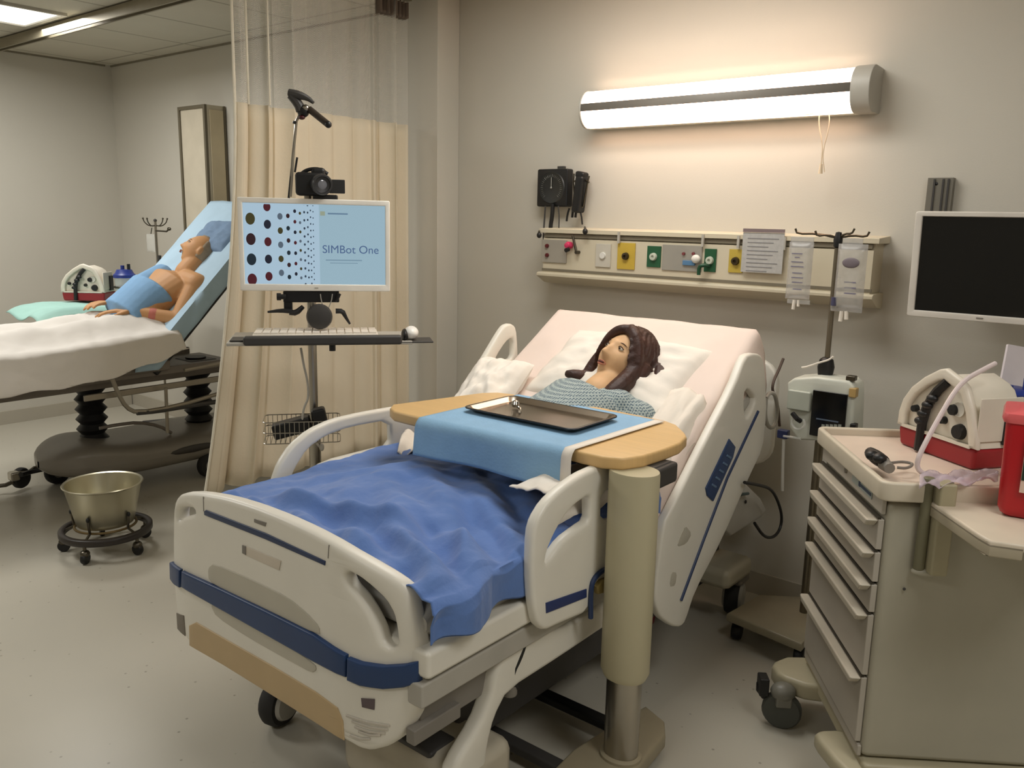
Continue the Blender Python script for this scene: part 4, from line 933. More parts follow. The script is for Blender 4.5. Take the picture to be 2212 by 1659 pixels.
# screen
mo = thing('lit_monitor', 'white framed monitor showing a blue slide with dark dots and the words SIMBot One', 'monitor', tuple(sp(682, 632)), 0)
mh = (sp(682, 433)-sp(682, 631)).length
tilt = math.atan2((sp(848, 440)-sp(520, 430)).z, sw); MM = SMat(c0, -tilt*.6)
part('frame', plate(rrect(-sw/2, -mh/2, sw/2, mh/2, .006), (rrect(-sw/2+.018, -mh/2+.026, sw/2-.018, mh/2-.020, .001),), .035, .003).mapv(lambda p: MM @ Vector((p.x, -p.z, p.y))), mat('monitor_white2', (244, 240, 230), .4), mo)
iw, ih = sw-.036, mh-.046; zc_ = .003
scm = bpy.data.materials.new('slide_blue'); scm.use_nodes = True; nt = scm.node_tree; b = nt.nodes['Principled BSDF']
b.inputs['Base Color'].default_value = lin((20, 24, 28)); b.inputs['Roughness'].default_value = .3
b.inputs['Emission Color'].default_value = lin((150, 178, 192)); b.inputs['Emission Strength'].default_value = .95
def glow(nm, rgb, st=.9):
    if nm in MATS: return MATS[nm]
    m_ = mat(nm, (12, 12, 14), .4, emit=rgb, estr=st); return m_
slide = part('screen', G().box((0, -.004, zc_), (iw, .012, ih), MM), scm, mo)
part('slide_left', G().box((-iw*.235, -.0112, zc_), (iw*.525, .002, ih*.996), MM), glow('slide_pale', (170, 196, 214), .9), slide)
# rows of dark spheres receding to the right
rows = ((-.450, .067, .25, .22), (-.333, .051, .215, .12), (-.245, .037, .175, -.05), (-.19, .026, .152, .3), (-.142, .021, .13, .15), (-.106, .017, .115, .35), (-.076, .014, .10, 0), (-.052, .012, .09, .4), (-.032, .010, .083, .1), (-.014, .008, .077, .3))
cols = [(52, 26, 34), (70, 66, 34), (84, 26, 38), (26, 44, 56), (96, 112, 128), (30, 34, 52)]
for ri, (cxr, rad, k_, ph) in enumerate(rows):
    for j in range(-8, 9):
        zz = (j+ph)*k_
        if abs(zz) > .5: continue
        R_ = rad*ih
        g = G().lathe([(R_, 0), (R_, .0012)], (0, 0, 0), 18, (0, -1, 0), sx=1, sy=1.0)
        g.mapv(lambda p: Vector((max(-iw/2+.001, p.x*.85+cxr*iw), p.y-.0122, max(-ih/2+.001, min(ih/2-.001, p.z*1.1+zz*ih+zc_)))))
        if ri < 6:
            g.mapv(lambda p: MM @ p); c_ = cols[(ri*2+j*3) % 6 if ri else (0, 1, 2, 3)[j % 4]]
            part('slide_dot', g, glow('slidedot'+str(c_), c_, .7), slide)
        else:
            if 'small' not in globals(): small = G()
            g.mapv(lambda p: MM @ p); small.add(g.v, g.f)
part('slide_dots_small', small, glow('slidedot(50, 66, 84)', (50, 66, 84), .8), slide, kind='stuff')
tx = text_g('SIMBot One', .043).mapv(lambda p: MM @ Vector((p.x+iw*.046, -.0125-p.z*.5, p.y-.028)))
part('slide_title', tx, glow('slide_title', (78, 104, 146), .8), slide)
g = G().box((iw*.20, -.0115, -.055), (iw*.26, .001, .0045), MM).box((iw*.20, -.0115, -.066), (iw*.2, .001, .003), MM)
part('slide_subtitle', g, glow('slide_sub', (122, 150, 168), .9), slide)
part('slide_logo', G().box((.028, -.0115, ih*.40), (.018, .001, .016), MM), glow('slide_logo', (150, 160, 140), .9), slide)
part('slide_logo_text', G().box((.085, -.0115, ih*.40), (.075, .001, .006), MM), glow('slide_logot', (104, 132, 156), .9), slide)
part('brand_mark', G().box((0, -.018, -mh/2+.012), (.014, .001, .004), MM), M_LGREY, mo)
part('back_shell', G().box((0, .022, 0), (sw*.9, .022, mh*.85), MM), M_LGREY, mo, bevel=.008)
# clamp hardware under the screen
u_ = thing('tripod_head', 'black tripod head with levers and a round knob beneath the lit monitor', 'tripod head', tuple(sp(680, 690)))
S3 = lambda x, y, d=.02: sp(x, y, d)
def sbox(xa, ya, xb, yb, th, d=.0):
    A_ = sp(xa, ya, d); B_ = sp(xb, yb, d); c_ = (A_+B_)/2; wv = abs((B_-A_).dot(RV)); hv = abs(B_.z-A_.z)
    return G().box((0, 0, 0), (wv, th, hv), SMat(c_))
part('plate', sbox(612, 628, 733, 652, .05, -.02).add(sbox(613, 640, 632, 672, .04, -.02).v, sbox(613, 640, 632, 672, .04).f), M_BLACK, u_, bevel=.004)
A_ = sp(690, 684, .03)
part('round_knob', G().lathe([(.018, -.02), (.045, -.012), (.050, 0), (.045, .02), (.02, .026), (0, .026)], A_, 28, (.775, -.632, 0)), M_DGREY, u_)
part('lever', G().tube([S3(630, 672), S3(605, 671), S3(578, 674)], [.010, .008, .004], 8, 1).tube([S3(625, 675), S3(640, 676), S3(655, 662)], [.010, .012, .008], 8, 1), M_BLACK, u_)
part('lever', G().tube([S3(725, 672), S3(740, 672), S3(746, 684), S3(756, 700)], [.010, .010, .007, .004], 8, 1), M_BLACK, u_)
part('side_knob', G().cyl(S3(605, 641), S3(618, 641), .010).cyl(S3(598, 641), S3(607, 641), .014), M_BLACK, u_)
part('lever', G().tube([S3(733, 634), S3(730, 642), S3(724, 652)], [.008, .007, .004], 8), M_BLACK, u_)
part('wire', G().tube([S3(692, 635), S3(694, 650), S3(700, 668)], .002, 6, 1).tube([S3(718, 635), S3(716, 650), S3(710, 665)], .002, 6, 1), M_LGREY, u_)
part('neck', G().cyl(sp(675, 700, -.01), sp(675, 640, -.01), .014), M_METAL, u_)
# video camera
vc = thing('video_camera', 'black video camera with a large lens mounted above the lit monitor', 'camera', tuple(sp(690, 428)))
part('camera_body', sbox(638, 372, 700, 424, .09, -.03), M_BLACK, vc, bevel=.012)
part('pentaprism', sbox(672, 362, 704, 385, .06, -.03), M_BLACK, vc, bevel=.014)
A_ = sp(690, 398, .0)
part('lens', G().lathe([(.030, -.02), (.038, .0), (.040, .045), (.036, .055), (.030, .055), (.028, .05), (0, .046)], A_, 28, (.9, -.42, -.05)), mat('lens_grey', (46, 46, 48), .3), vc)
part('lens_glass', G().sph(A_+Vector((.9, -.42, -.05)).normalized()*.044, (.026, .026, .006), R=rot_to((.9, -.42, -.05))), mat('lens_glass', (110, 112, 120), .08, spec=1.0), vc)
part('side_screen', G().box((0, 0, 0), (.060, .010, .052), SMat(sp(728, 403, .0)) @ Matrix.Rotation(radians(8), 4, 'Z')), M_BLACK, vc, bevel=.003)
part('mount', sbox(676, 420, 730, 440, .05, -.02), M_BLACK, vc, bevel=.006)
part('top_handle', G().tube([sp(650, 376, -.02), sp(664, 366, -.02), sp(690, 364, -.02), sp(708, 376, -.02)], .007, 8, 2), M_BLACK, vc)
# microphone on its rod
mc = thing('microphone', 'small camera and torch-like microphone on a thin rod at the top of the stand', 'microphone', tuple(sp(636, 420)))
part('rod', G().tube([sp(648, 246, -.01), sp(640, 262, -.01), sp(632, 345, -.01), sp(627, 425, -.01)], .0055, 8), M_METAL, mc)
part('rod_grip', G().tube([sp(635, 340, -.01), sp(626, 428, -.01)], .0045, 8).mapv(lambda p: p-RV*.004), M_BLACK, mc)
part('rod_grip', G().tube([sp(642, 340, -.01), sp(637, 372, -.01)], .004, 8), M_BLACK, mc)
part('clip', G().tube([sp(638, 262, -.01), sp(636, 268, -.01)], .008, 8).sph(sp(655, 240, 0), (.026, .02, .024)), M_BLACK, mc)
part('bracket', G().tube([sp(624, 200, 0), sp(645, 205, .01), sp(665, 212, .01), sp(677, 222, .02)], [.014, .016, .010, .006], 10, 1).tube([sp(628, 205), sp(645, 225), sp(650, 240)], [.016, .018, .018], 10, 1), M_DGREY, mc)
part('capsule', G().cyl(sp(668, 236, .01), sp(710, 270, .06), .0125), mat('mic_brown', (60, 52, 44), .4, .3), mc)
part('capsule_tip', G().sph(sp(709, 269, .062), .013), M_BLACK, mc)
part('silver_joint', G().sph(sp(660, 234, .01), (.016, .014, .014)), M_METAL, mc)
part('red_ring', G().sph(sp(652, 254, .01), (.013, .012, .008)), mat('ring_red', (70, 18, 24), .4), mc)
# basket
bs = thing('wire_basket', 'wire basket holding a black case on the pole of the screen stand', 'basket', (px0.x, px0.y, sp(675, 950).z))
A_ = sp(570, 905, .0); B_ = sp(735, 945, .0); bw = abs((B_-A_).dot(RV)); bz0, bz1 = B_.z, A_.z
bc = (A_+B_)/2; BM = SMat(Vector((bc.x, bc.y, bz0)))
wire = G(); hh = bz1-bz0
for zz in (0, hh*.5, hh): wire.tube([BM @ Vector((p[0], p[1], zz)) for p in rrect(-bw/2, -.07, bw/2, .07, .02)], .0022, 6, closed=True)
for i in range(16):
    xx = -bw/2+.01+(bw-.02)*i/15
    wire.tube([BM @ Vector((xx, -.07, hh)), BM @ Vector((xx, -.07, 0)), BM @ Vector((xx, .07, 0)), BM @ Vector((xx, .07, hh))], .0015, 5)
part('wire_frame', wire, M_METAL, bs)
ca = thing('black_case', 'black case tilted inside the wire basket of the screen stand', 'case', tuple(BM @ Vector((0, 0, .01))))
part('case', G().box((0, 0, 0), (.15, .07, .06), BM @ Matrix.Translation((-.04, 0, .05)) @ Matrix.Rotation(radians(-14), 4, 'Y')), M_BLACK, ca, bevel=.008)
part('case_end', G().box((0, 0, 0), (.055, .06, .10), BM @ Matrix.Translation((.07, 0, .075)) @ Matrix.Rotation(radians(-12), 4, 'Y')), M_BLACK, ca, bevel=.01)
cbl = thing('cable', 'grey cable running down the pole of the screen stand', 'cable', tuple(sp(655, 760)))
part('cable', G().tube([sp(650, 752, .03), sp(656, 790, .02), sp(664, 820, .01), sp(667, 860, .02), sp(656, 880, .03), sp(652, 915, .03), sp(665, 945, .03), sp(678, 950, .03), sp(690, 965, .03)], .0045, 8, 2), M_LGREY, cbl)
part('plug', G().sph(sp(695, 966, .03), (.010, .010, .016)), M_LGREY, cbl)
# ================================================================== LEFT BAY
def xq(q, X): return atx(q[0], q[1], X)
LX = -4.85; LN = -4.47; LF = -5.2
lb = thing('stretcher', 'grey hospital stretcher on two black bellows columns in the left bay', 'stretcher', (LX, 2.45, 0))
M_TAUPE = mat('stretcher_grey', (120, 112, 104), .45, var=.05)
def dz(y): return .80 if y < 2.42 else .80+(y-2.42)*1.0
# deck and backrest frame
part('deck', G().box((LX, 1.60, .735), (.66, 1.75, .06)), M_TAUPE, lb, bevel=.012)
part('backrest_deck', G().box((0, 0, 0), (.64, .95, .045), Matrix.Translation((LX, 2.72, 1.03)) @ Matrix.Rotation(radians(45), 4, 'X')), M_BLACK, lb, bevel=.01)
part('under_frame', G().box((LX, 2.15, .66), (.50, 1.7, .05)), M_TAUPE, lb, bevel=.008)
for sx_ in (-.29, .29): part('side_bar', G().box((LX+sx_, 2.42, .70), (.03, 1.05, .045)), M_TAUPE, lb, bevel=.006)
part('side_bar', G().box((LX+.31, 2.46, .61), (.02, .95, .035)), mat('bar_light', (156, 148, 134), .35, .5), lb, bevel=.006)
part('fold_rail', G().tube([xq(q, LN) for q in ((242, 818), (255, 850), (272, 880), (296, 892), (380, 878), (480, 848))], .012, 8, 1), mat('bar_light', (156, 148, 134)), lb)
part('fold_rail', G().tube([xq(q, LN) for q in ((296, 892), (340, 888), (400, 878), (480, 866))], .014, 8, 1), M_DGREY, lb)
part('upright', G().tube([xq((358, 838), LN), xq((362, 935), LN)], .010, 8), mat('bar_light', (156, 148, 134)), lb)
part('head_bar', G().tube([xq(q, LN) for q in ((398, 800), (440, 792), (500, 780))], .012, 8), mat('bar_light', (156, 148, 134)), lb)
# bellows
for yy in (2.17, 2.84):
    prof = []; n_ = 6; z0_, z1_ = .27, .62
    for i in range(n_): zz = z0_+(z1_-z0_)*i/n_; dzz = (z1_-z0_)/n_; prof += [(.062, zz), (.066, zz+dzz*.1), (.086, zz+dzz*.5), (.066, zz+dzz*.9)]
    prof += [(.062, z1_), (.062, .70)]
    part('bellows_column', G().lathe(prof, (LX-.03, yy, 0), 28), mat('bellows_black', (20, 20, 21), .5), lb, smooth=20)
    part('column_head', G().box((LX-.03, yy, .655), (.22, .20, .07)), M_DGREY, lb, bevel=.02)
# base: long rounded hull
def hull(u, v):
    # u along y, v around
    y = 1.86+1.45*u; e = sqrt(max(0, 1-abs(2*u-1)**4)); a = 2*pi*v
    w_ = .30*e+.01; h_ = .085*e+.01
    ca, sa = cos(a), sin(a)
    x = w_*(abs(ca)**.55)*(1 if ca > 0 else -1); z = h_*(abs(sa)**.7)*(1 if sa > 0 else -1)
    z += .045*exp(-((u-.12)/.14)**2)*(1 if sa > 0 else .2)
    return (LX-.03+x, y, .19+z)
part('base_hull', G().grid(48, 40, hull), mat('hull_grey', (132, 126, 116), .35, var=.04), lb, smooth=60)
part('base_inset', G().sph((LX+.20, 2.62, .20), (.09, .34, .045)), mat('inset_dark', (58, 54, 50), .4), lb)
part('brake_pedal', G().tube([(LX-.14, 1.93, .14), (LX-.17, 1.86, .13), (LX-.12, 1.80, .14)], .014, 8, 1), M_BLACK, lb)
part('oxygen_holder', G().tube([xq(q, -4.7) for q in ((215, 925), (250, 918), (300, 912), (345, 920), (370, 935))], .010, 8, 1), M_TAUPE, lb)
p_ = atz(30, 1035, .09)
part('steer_bar', G().tube([(LX-.1, 1.93, .15), (LX-.22, 1.92, .14), atz(60, 1022, .13), atz(40, 1022, .13)], .012, 8, 1), M_DMETAL, lb)
for q, zz in (((45, 1040), .07), ((15, 1050), .05)):
    c_ = atz(q[0], q[1]-4, zz)
part('foot_caster', G().wheel(atz(45, 1032, .075), .06, .04, (1, .5, 0)), M_RUBBER, lb)
part('caster_fork', G().box(atz(30, 1028, .12), (.06, .05, .05)), M_METAL, lb, bevel=.01)
part('caster_fork', G().tube([atz(30, 1040, .07), atz(12, 1048, .05), atz(-6, 1050, .05)], .012, 8), M_DMETAL, lb)
for cx_, cy_ in ((LX+.27, 3.10), (LX+.26, 2.72), (LX-.30, 3.10), (LX+.24, 2.12), (LX-.26, 2.05)):
    w_ = part('caster', G().wheel((cx_, cy_, .075), .075, .05, (1, .1, 0)), M_RUBBER, lb)
    part('hub_cap', G().lathe([(.035, 0), (.03, .008), (0, .010)], (cx_+.024, cy_, .075), 18, (1, .1, 0)), M_GREY, w_)
part('mattress', slab(LX-.34, LX+.34, .62, 3.16, lambda y: dz(y)+.075, .075, 60, .035), M_DGREY, lb, smooth=60)
part('side_label', G().box((LX-.03+.285, 2.0, .165), (.004, .07, .018)), M_DGREY, lb)
# sheets
lbl = mat('sheet_lightblue', (170, 196, 214), .85, var=.04, bump=.25, bscale=10)
def s1(u, v):
    y = 2.28+.92*v; s_ = (u-.5)*2; a = abs(s_); zt = dz(y)+.088
    if a < .84: x = .36*s_/.84; z = zt+.008*fbm(x*6, y*6)
    else: f = (a-.84)/.16; x = (.36+.015*fbm(y*8, 0))*(1 if s_ > 0 else -1); z = zt-.015-.15*f
    return (LX+x, y-.03*max(0, (a-.84)/.16), z)
solo('blue_sheet', G().grid(50, 50, s1), lbl, 'pale blue sheet over the raised back of the left stretcher', 'sheet', solid=.004, smooth=80)
def s2(u, v):
    y = .66+1.90*v; s_ = u*1.28
    lg = .07*exp(-((s_-.26)/.11)**2)+.07*exp(-((s_-.50)/.11)**2)
    k_ = max(0, min(1, (y-1.9)/.45)); lg = lg*(.7+.6*min(1, max(0, (y-1.0)/.8)))*(1)
    zt = .895+lg+.035*k_
    if s_ < .72: x = LX-.36+s_; z = zt+.010*fbm(x*7, y*7)
    else: f = s_-.72; x = LX+.395+.012*sin(y*9)*min(1, f*5)+.012*fbm(y*10, f*6); z = .895+.035*k_-.01-f*.62
    if s_ > .72: z = max(z, .70+max(0, (y-2.0))*.22+.008*sin(y*23))
    yy = y-.20*max(0, 1-s_/.95)*max(0, (v-.75)/.25)
    z += .02*fbm(x*4, y*5, 5)*(1 if s_ < .9 else .4)
    return (x, yy, z)
solo('white_blanket', G().grid(90, 110, s2), mat('blanket_white', (226, 220, 212), .85, var=.02, bump=.3, bscale=12), 'white blanket over the legs of the manikin on the left stretcher', 'blanket', solid=.004, smooth=80)

# ---------------- male manikin
LHC = atx(430, 546, -4.80)
p2 = thing('person', 'bald manikin patient with bare chest and light blue gown reclining on the left stretcher', 'person', (LX, 2.5, .9))
LF_ = Vector((-.45, -.55, .55)); LU = Vector((.05, .75, .75))
HM2 = frame(LHC, LF_, LU)
bd = G(); hg = head_g(HM2, 1.0); bd.v += hg.v; bd.f += hg.f
ch2 = LHC+Vector((.0, -.135, -.16))
bd.cap(HM2 @ Vector((0, -.02, -.03)), ch2+Vector((0, .05, .04)), .064, .072, 18)
hip2 = Vector((LX+.02, 2.36, .955))
torso(bd, ch2, hip2, .20, .18, .12, .12, up=(0, -.7, .7))
el1 = atx(385, 690, -4.58); sh1 = Vector((-4.62, ch2.y+.0, ch2.z-.02)); wr1 = atx(285, 672, -4.72)
bd.cap(ch2+Vector((.08, 0, -.01)), sh1, .078, .072, 16).cap(sh1, el1, .062, .048, 16).cap(el1, wr1, .046, .031, 16)
hand_g(bd, wr1, (-.5, -1, .05), (0, 0, -1), 1, .3, 1.05)
wr2 = atx(250, 655, -4.95); sh2 = Vector((-5.02, ch2.y, ch2.z-.02)); el2 = Vector((-5.10, 2.45, 1.0))
bd.cap(ch2+Vector((-.08, 0, -.01)), sh2, .064, .058, 16).cap(sh2, el2, .048, .040, 16).cap(el2, wr2, .038, .026, 16)
hand_g(bd, wr2, (.05, -1, .12), (0, 0, -1), -1, .45, 1.05)
for cx_ in (-4.97, -4.73):
    bd.cap((cx_, 2.30, .94), (cx_, 1.80, .90), .062, .042, 16).cap((cx_, 1.80, .90), (cx_, 1.30, .888), .036, .025, 16)
part('body', bd, SKIN_M, p2, remesh=.0065, smooths=2, smooth=180)
face_parts(HM2, p2, (70, 44, 30), (50, 36, 26), (160, 96, 70))
cap_ = G()
def capf(u, v):
    th = 2*pi*u; ph = -pi/2+pi*v; cx_, cy_, cz = cos(ph)*sin(th), cos(ph)*cos(th), sin(ph)
    k_ = 1.035 if (cy_ < -.02 or cz > .86) and cz > -.45 else .90
    return (.076*cx_*k_, .096*cy_*k_, .116*cz*k_)
cap_.grid(60, 40, capf, HM2)
part('hair', cap_, mat('hair_grey', (150, 134, 112), .7, var=.15, scale=30), p2, smooth=80)
part('wristband', G().lathe([(.031, -.011), (.032, -.008), (.032, .008), (.031, .011)], el1.lerp(wr1, .86), 20, wr1-el1), mat('band_white', (240, 236, 232), .4), p2)
part('bandage', G().lathe([(.038, -.02), (.040, 0), (.037, .02)], el1.lerp(wr1, .55), 20, wr1-el1), mat('bandage_red', (190, 110, 96), .7), p2)
gw = G()
torso(gw, ch2.lerp(hip2, .30)+Vector((-.02, -.02, .02)), hip2+Vector((-.01, .0, .01)), .205, .195, .140, .135, 10, up=(0, -.7, .7))
gw.cap(ch2+Vector((-.16, -.03, .02)), ch2.lerp(hip2, .35)+Vector((-.06, -.06, .06)), .07, .07, 12)
gw.cap(sh2+Vector((0, .0, .02)), sh2.lerp(el2, .5), .066, .062, 14)
for i in range(4): gw.cap(ch2.lerp(hip2, .42)+Vector((-.13+.06*i, -.075, .085)), hip2+Vector((-.10+.055*i, .04, .135)), .013, .016, 8)
part('gown', gw, mat('gown_blue', (126, 166, 204), .85, var=.06, bump=.3, bscale=16), p2, remesh=.008, smooths=3, smooth=180)
pm = Matrix.Translation((LX+.04, LHC.y+.13, LHC.z+.095)) @ Matrix.Rotation(radians(45), 4, 'X')
solo('head_pillow', cushion(None, .20, .13, .05, pm, seed=9), mat('pillow_slate', (112, 136, 164), .85, var=.04), 'slate blue pillow behind the bald manikin on the left stretcher', 'pillow', smooth=80)

# ---------------- side table with teal cloth behind the stretcher
tt = thing('bedside_table', 'dark overbed table under a teal cloth in the left bay', 'table', (-5.3, 2.55, 0))
cA = atz(50, 682, 1.03); cB = atz(205, 655, 1.03); cC = atz(300, 642, 1.03)
part('tabletop', plate([(-5.52, 2.12), (-5.20, 2.10), (-5.17, 2.95), (-5.60, 2.98)], (), .025, .006, .3).mapv(lambda p: Vector((p.x, p.y, .985+p.z))), M_DGREY, tt)
pb = atx(178, 700, -5.30)
part('post', G().box((-5.30, pb.y, .50), (.06, .06, .94)), M_BLACK, tt, bevel=.006)
part('bracket', G().box((-5.30, pb.y, .955), (.12, .22, .03)), M_BLACK, tt, bevel=.006)
part('base', G().box((-5.42, pb.y+.1, .05), (.36, .6, .05)), M_DGREY, tt, bevel=.015)
teal = mat('cloth_teal', (160, 200, 190), .85, var=.05, bump=.3, bscale=14)
def tealf(u, v):
    y = 2.02+.97*u; x = -5.60+.46*v; d = max(0, (2.16-y)/.16)
    z = 1.004+.008*fbm(x*8, y*8)+.012*sin(y*9)*(1-min(1, u*1.2))+.012
    z -= .055*d*d+.0; z += .035*d*sin(v*9+1)*.6
    if v > .92: z -= .045*(v-.92)/.08
    return (x+.03*sin(y*7), y, z)
solo('teal_cloth', G().grid(60, 40, tealf), teal, 'teal cloth hanging off the end of the table in the left bay', 'cloth', solid=.004, smooth=80)

# ---------------- suction machines: red base, white case (two of them)
def suction_unit(name_label, org, rz, s, grp):
    t = thing('suction_machine', name_label, 'suction machine', org, rz, grp)
    L_, D_, H1, H2 = .32*s, .20*s, .065*s, .215*s
    red = mat('unit_red', (150, 26, 34), .4, var=.05); wht = mat('unit_white', (220, 212, 196), .4)
    L = dict(world=False)
    part('base', G().box((0, 0, H1/2), (L_, D_, H1), tap=.95), red, t, bevel=.012*s, **L)
    # case: side profile in x-z with a sloping front, extruded along y
    prof = [(-L_/2, H1), (-L_/2+.002*s, H1+.045*s), (-L_/2+.014*s, H1+.085*s), (-L_/2+.045*s, H1+.130*s), (-L_/2+.095*s, H1+.172*s), (-L_/2+.150*s, H1+.205*s), (-L_/2+.175*s, H1+.212*s),
            (L_/2-.085*s, H1+.190*s), (L_/2-.060*s, H1+.172*s), (L_/2-.030*s, H1+.115*s), (L_/2-.008*s, H1+.05*s), (L_/2, H1)]
    g = plate([(p[0]*.95+.004, H1+(p[1]-H1)*.92) for p in prof], (), D_*.86, .012*s, .2, 0).mapv(lambda p: Vector((p.x, p.z, p.y)))
    part('case', g, wht, t, smooth=50, **L)
    # carry frame arching over both faces
    for sy in (-1,):
        inner = [(p[0]*.80, H1+(p[1]-H1)*.80+.006*s) for p in prof]
        g = plate(prof, (inner,), .022*s, .008*s, .2, 0).mapv(lambda p: Vector((p.x*1.03, p.z+sy*D_*.46, p.y*1.01-.0006)))
        part('carry_frame', g, wht, t, smooth=50, **L)
    part('strap', G().box((-.01*s, 0, 0), (.045*s, D_*1.04, .012)) if False else G().tube([(-.055*s, -D_*.52, H1*.1), (-.050*s, -D_*.52, H1+.06*s), (-.02*s, -D_*.50, H1+.13*s), (.02*s, -D_*.46, H1+.175*s)], .014*s, 8, 1), M_BLACK, t, **L)
    for kx, kz, r_ in ((-.10, .13, .012), (.085, .10, .024), (.02, .12, .012), (.055, .16, .018)):
        part('control_knob', G().lathe([(r_*s, 0), (r_*s*.85, .016*s), (0, .017*s)], (kx*s, -D_*.43, H1*0+kz*s), 18, (0, -1, 0)), M_BLACK, t, **L)
    for kx, kz in ((-.058, .10), (-.050, .125), (-.035, .155), (-.018, .18)):
        part('control_knob', G().sph((kx*s, -D_*.535, kz*s), (.020*s, .014*s, .013*s)), M_BLACK, t, **L)
    part('gauge', G().lathe([(.022*s, 0), (.022*s, .008*s), (.017*s, .006*s), (0, .006*s)], (.075*s, -D_*.43, .165*s), 22, (0, -1, 0)), mat('gauge_face', (200, 196, 184), .3), t, **L)
    part('side_vent', G().box((L_/2+.001, .02*s, .13*s), (.010, .055*s, .11*s)), M_BLACK, t, bevel=.002, **L)
    part('side_plate', G().box((L_/2-.004, -.02*s, .15*s), (.006, .15*s, .13*s)), wht, t, bevel=.003, **L)
    return t
UL = atz(130, 640, 1.03); 
pL = atx(190, 640, -5.72)
suction_unit('red and white suction machine behind the teal cloth table in the left bay', (-5.52, 2.50, 1.03), radians(40), .84, 'red and white suction machines')

# suction canister with blue lid
pc_ = atx(272, 640, -5.30)
cn = thing('suction_canister', 'clear suction canister with a blue lid beside the suction machine in the left bay', 'canister', (-5.30, pc_.y, 1.03))
M_CLEAR = mat('clear_plastic', (226, 226, 220), .15, var=.02, alpha=.38)
cz_ = 1.03
part('jar', G().lathe([(.050, 0), (.056, .01), (.060, .15), (.057, .152), (.052, .012), (0, .01)], (-5.30, pc_.y, cz_), 28), M_CLEAR, cn)
part('lid', G().lathe([(.066, .15), (.066, .168), (.055, .178), (.045, .20), (0, .202)], (-5.30, pc_.y, cz_), 28), mat('lid_blue', (40, 56, 130), .4), cn)
part('port', G().cyl((-5.32, pc_.y, cz_+.19), (-5.32, pc_.y, cz_+.225), .012), mat('lid_blue', (40, 56, 130)), cn)
part('port', G().cyl((-5.28, pc_.y+.02, cz_+.19), (-5.28, pc_.y+.02, cz_+.235), .010), M_BLACK, cn)
part('bracket_ring', G().lathe([(.064, .085), (.066, .088), (.066, .094), (.064, .097)], (-5.30, pc_.y, cz_), 28, cap=False), M_DMETAL, cn)
# IV pole in the left bay
bp_ = aty(345, 640, 3.15)
iv = thing('drip_pole', 'thin drip pole with hooks behind the bald manikin near the left bay wall', 'drip pole', (bp_.x, 3.15, 0))
ztop = aty(342, 478, 3.15).z
part('pole', G().cyl((bp_.x, 3.15, .06), (bp_.x, 3.15, ztop), .009), M_METAL, iv)
for i in range(4):
    a_ = pi/2*i+.5; ca, sa = cos(a_), sin(a_)
    part('hook', G().tube([(bp_.x, 3.15, ztop-.03), (bp_.x+.05*ca, 3.15+.05*sa, ztop-.035), (bp_.x+.085*ca, 3.15+.085*sa, ztop-.01), (bp_.x+.095*ca, 3.15+.095*sa, ztop+.015)], .004, 6, 1).sph((bp_.x+.095*ca, 3.15+.095*sa, ztop+.018), .007, 8, 6), M_DMETAL, iv)
    part('foot', G().tube([(bp_.x, 3.15, .07), (bp_.x+.2*ca, 3.15+.2*sa, .04)], .012, 8).wheel((bp_.x+.2*ca, 3.15+.2*sa, .022), .022, .02, (-sa, ca, 0)), M_DGREY, iv)
part('finial', G().sph((bp_.x, 3.15, ztop+.005), .012), M_DGREY, iv)
a_ = aty(360, 500, 3.12)
part('clamp_arm', G().tube([(bp_.x, 3.15, a_.z), a_, a_+Vector((.03, 0, .015))], .006, 8).sph(a_+Vector((.035, 0, .018)), (.018, .012, .012)), M_DMETAL, iv)
part('drip_chamber', G().cyl(aty(345, 552, 3.14), aty(344, 568, 3.14), .012), M_DGREY, iv)
dbg = thing('drip_bag', 'small clear drip bag hanging from the pole in the left bay', 'drip bag', tuple(aty(326, 545, 3.12)))
def bag(t, A, B, th, m, nm='pouch', M=None):
    cx_, cz_2 = (A.x+B.x)/2, (A.z+B.z)/2; w_, h_ = abs(B.x-A.x)/2, abs(A.z-B.z)/2; y_ = A.y
    g = G()
    for s_ in (1, -1):
        g.grid(12, 18, lambda u, v: (cx_+w_*(2*u-1), y_+s_*th*(max(0, 1-abs(2*u-1)**3)*max(0, 1-abs(2*v-1)**4))**.5, cz_2+h_*(2*v-1)), flip=s_ < 0)
    return part(nm, g, m, t, smooth=80)
bag(dbg, aty(316, 505, 3.12), aty(336, 545, 3.12), .012, M_CLEAR)
part('hanger', G().tube([aty(326, 505, 3.12), aty(328, 492, 3.12)], .003, 6), M_DMETAL, dbg)

# tall wall cabinet with framed front
A = aty(386, 232, 3.25); B = aty(444, 228, 3.25); zb = aty(395, 520, 3.25).z-.08
wc = thing('wall_cabinet', 'tall narrow wall cabinet with a dark framed pale front in the left bay', 'cabinet', ((A.x+B.x)/2, 3.4, zb))
zt_ = A.z
part('body', G().box(((A.x+B.x)/2, 3.325, (zt_+zb)/2), (B.x-A.x, .14, zt_-zb)), mat('cabinet_side', (186, 178, 158), .5), wc, bevel=.003)
fr_ = mat('cabinet_frame', (98, 90, 72), .5)
part('door_frame', plate([(A.x, zb), (B.x, zb), (B.x, zt_), (A.x, zt_)], ([(A.x+.022, zb+.022), (B.x-.022, zb+.022), (B.x-.022, zt_-.022), (A.x+.022, zt_-.022)],), .02, .002).mapv(lambda p: Vector((p.x, 3.248+p.z, p.y))), fr_, wc)
part('door_panel', G().box(((A.x+B.x)/2, 3.253, (zt_+zb)/2), (B.x-A.x-.03, .008, zt_-zb-.03)), mat('cabinet_door', (196, 186, 166), .4), wc)
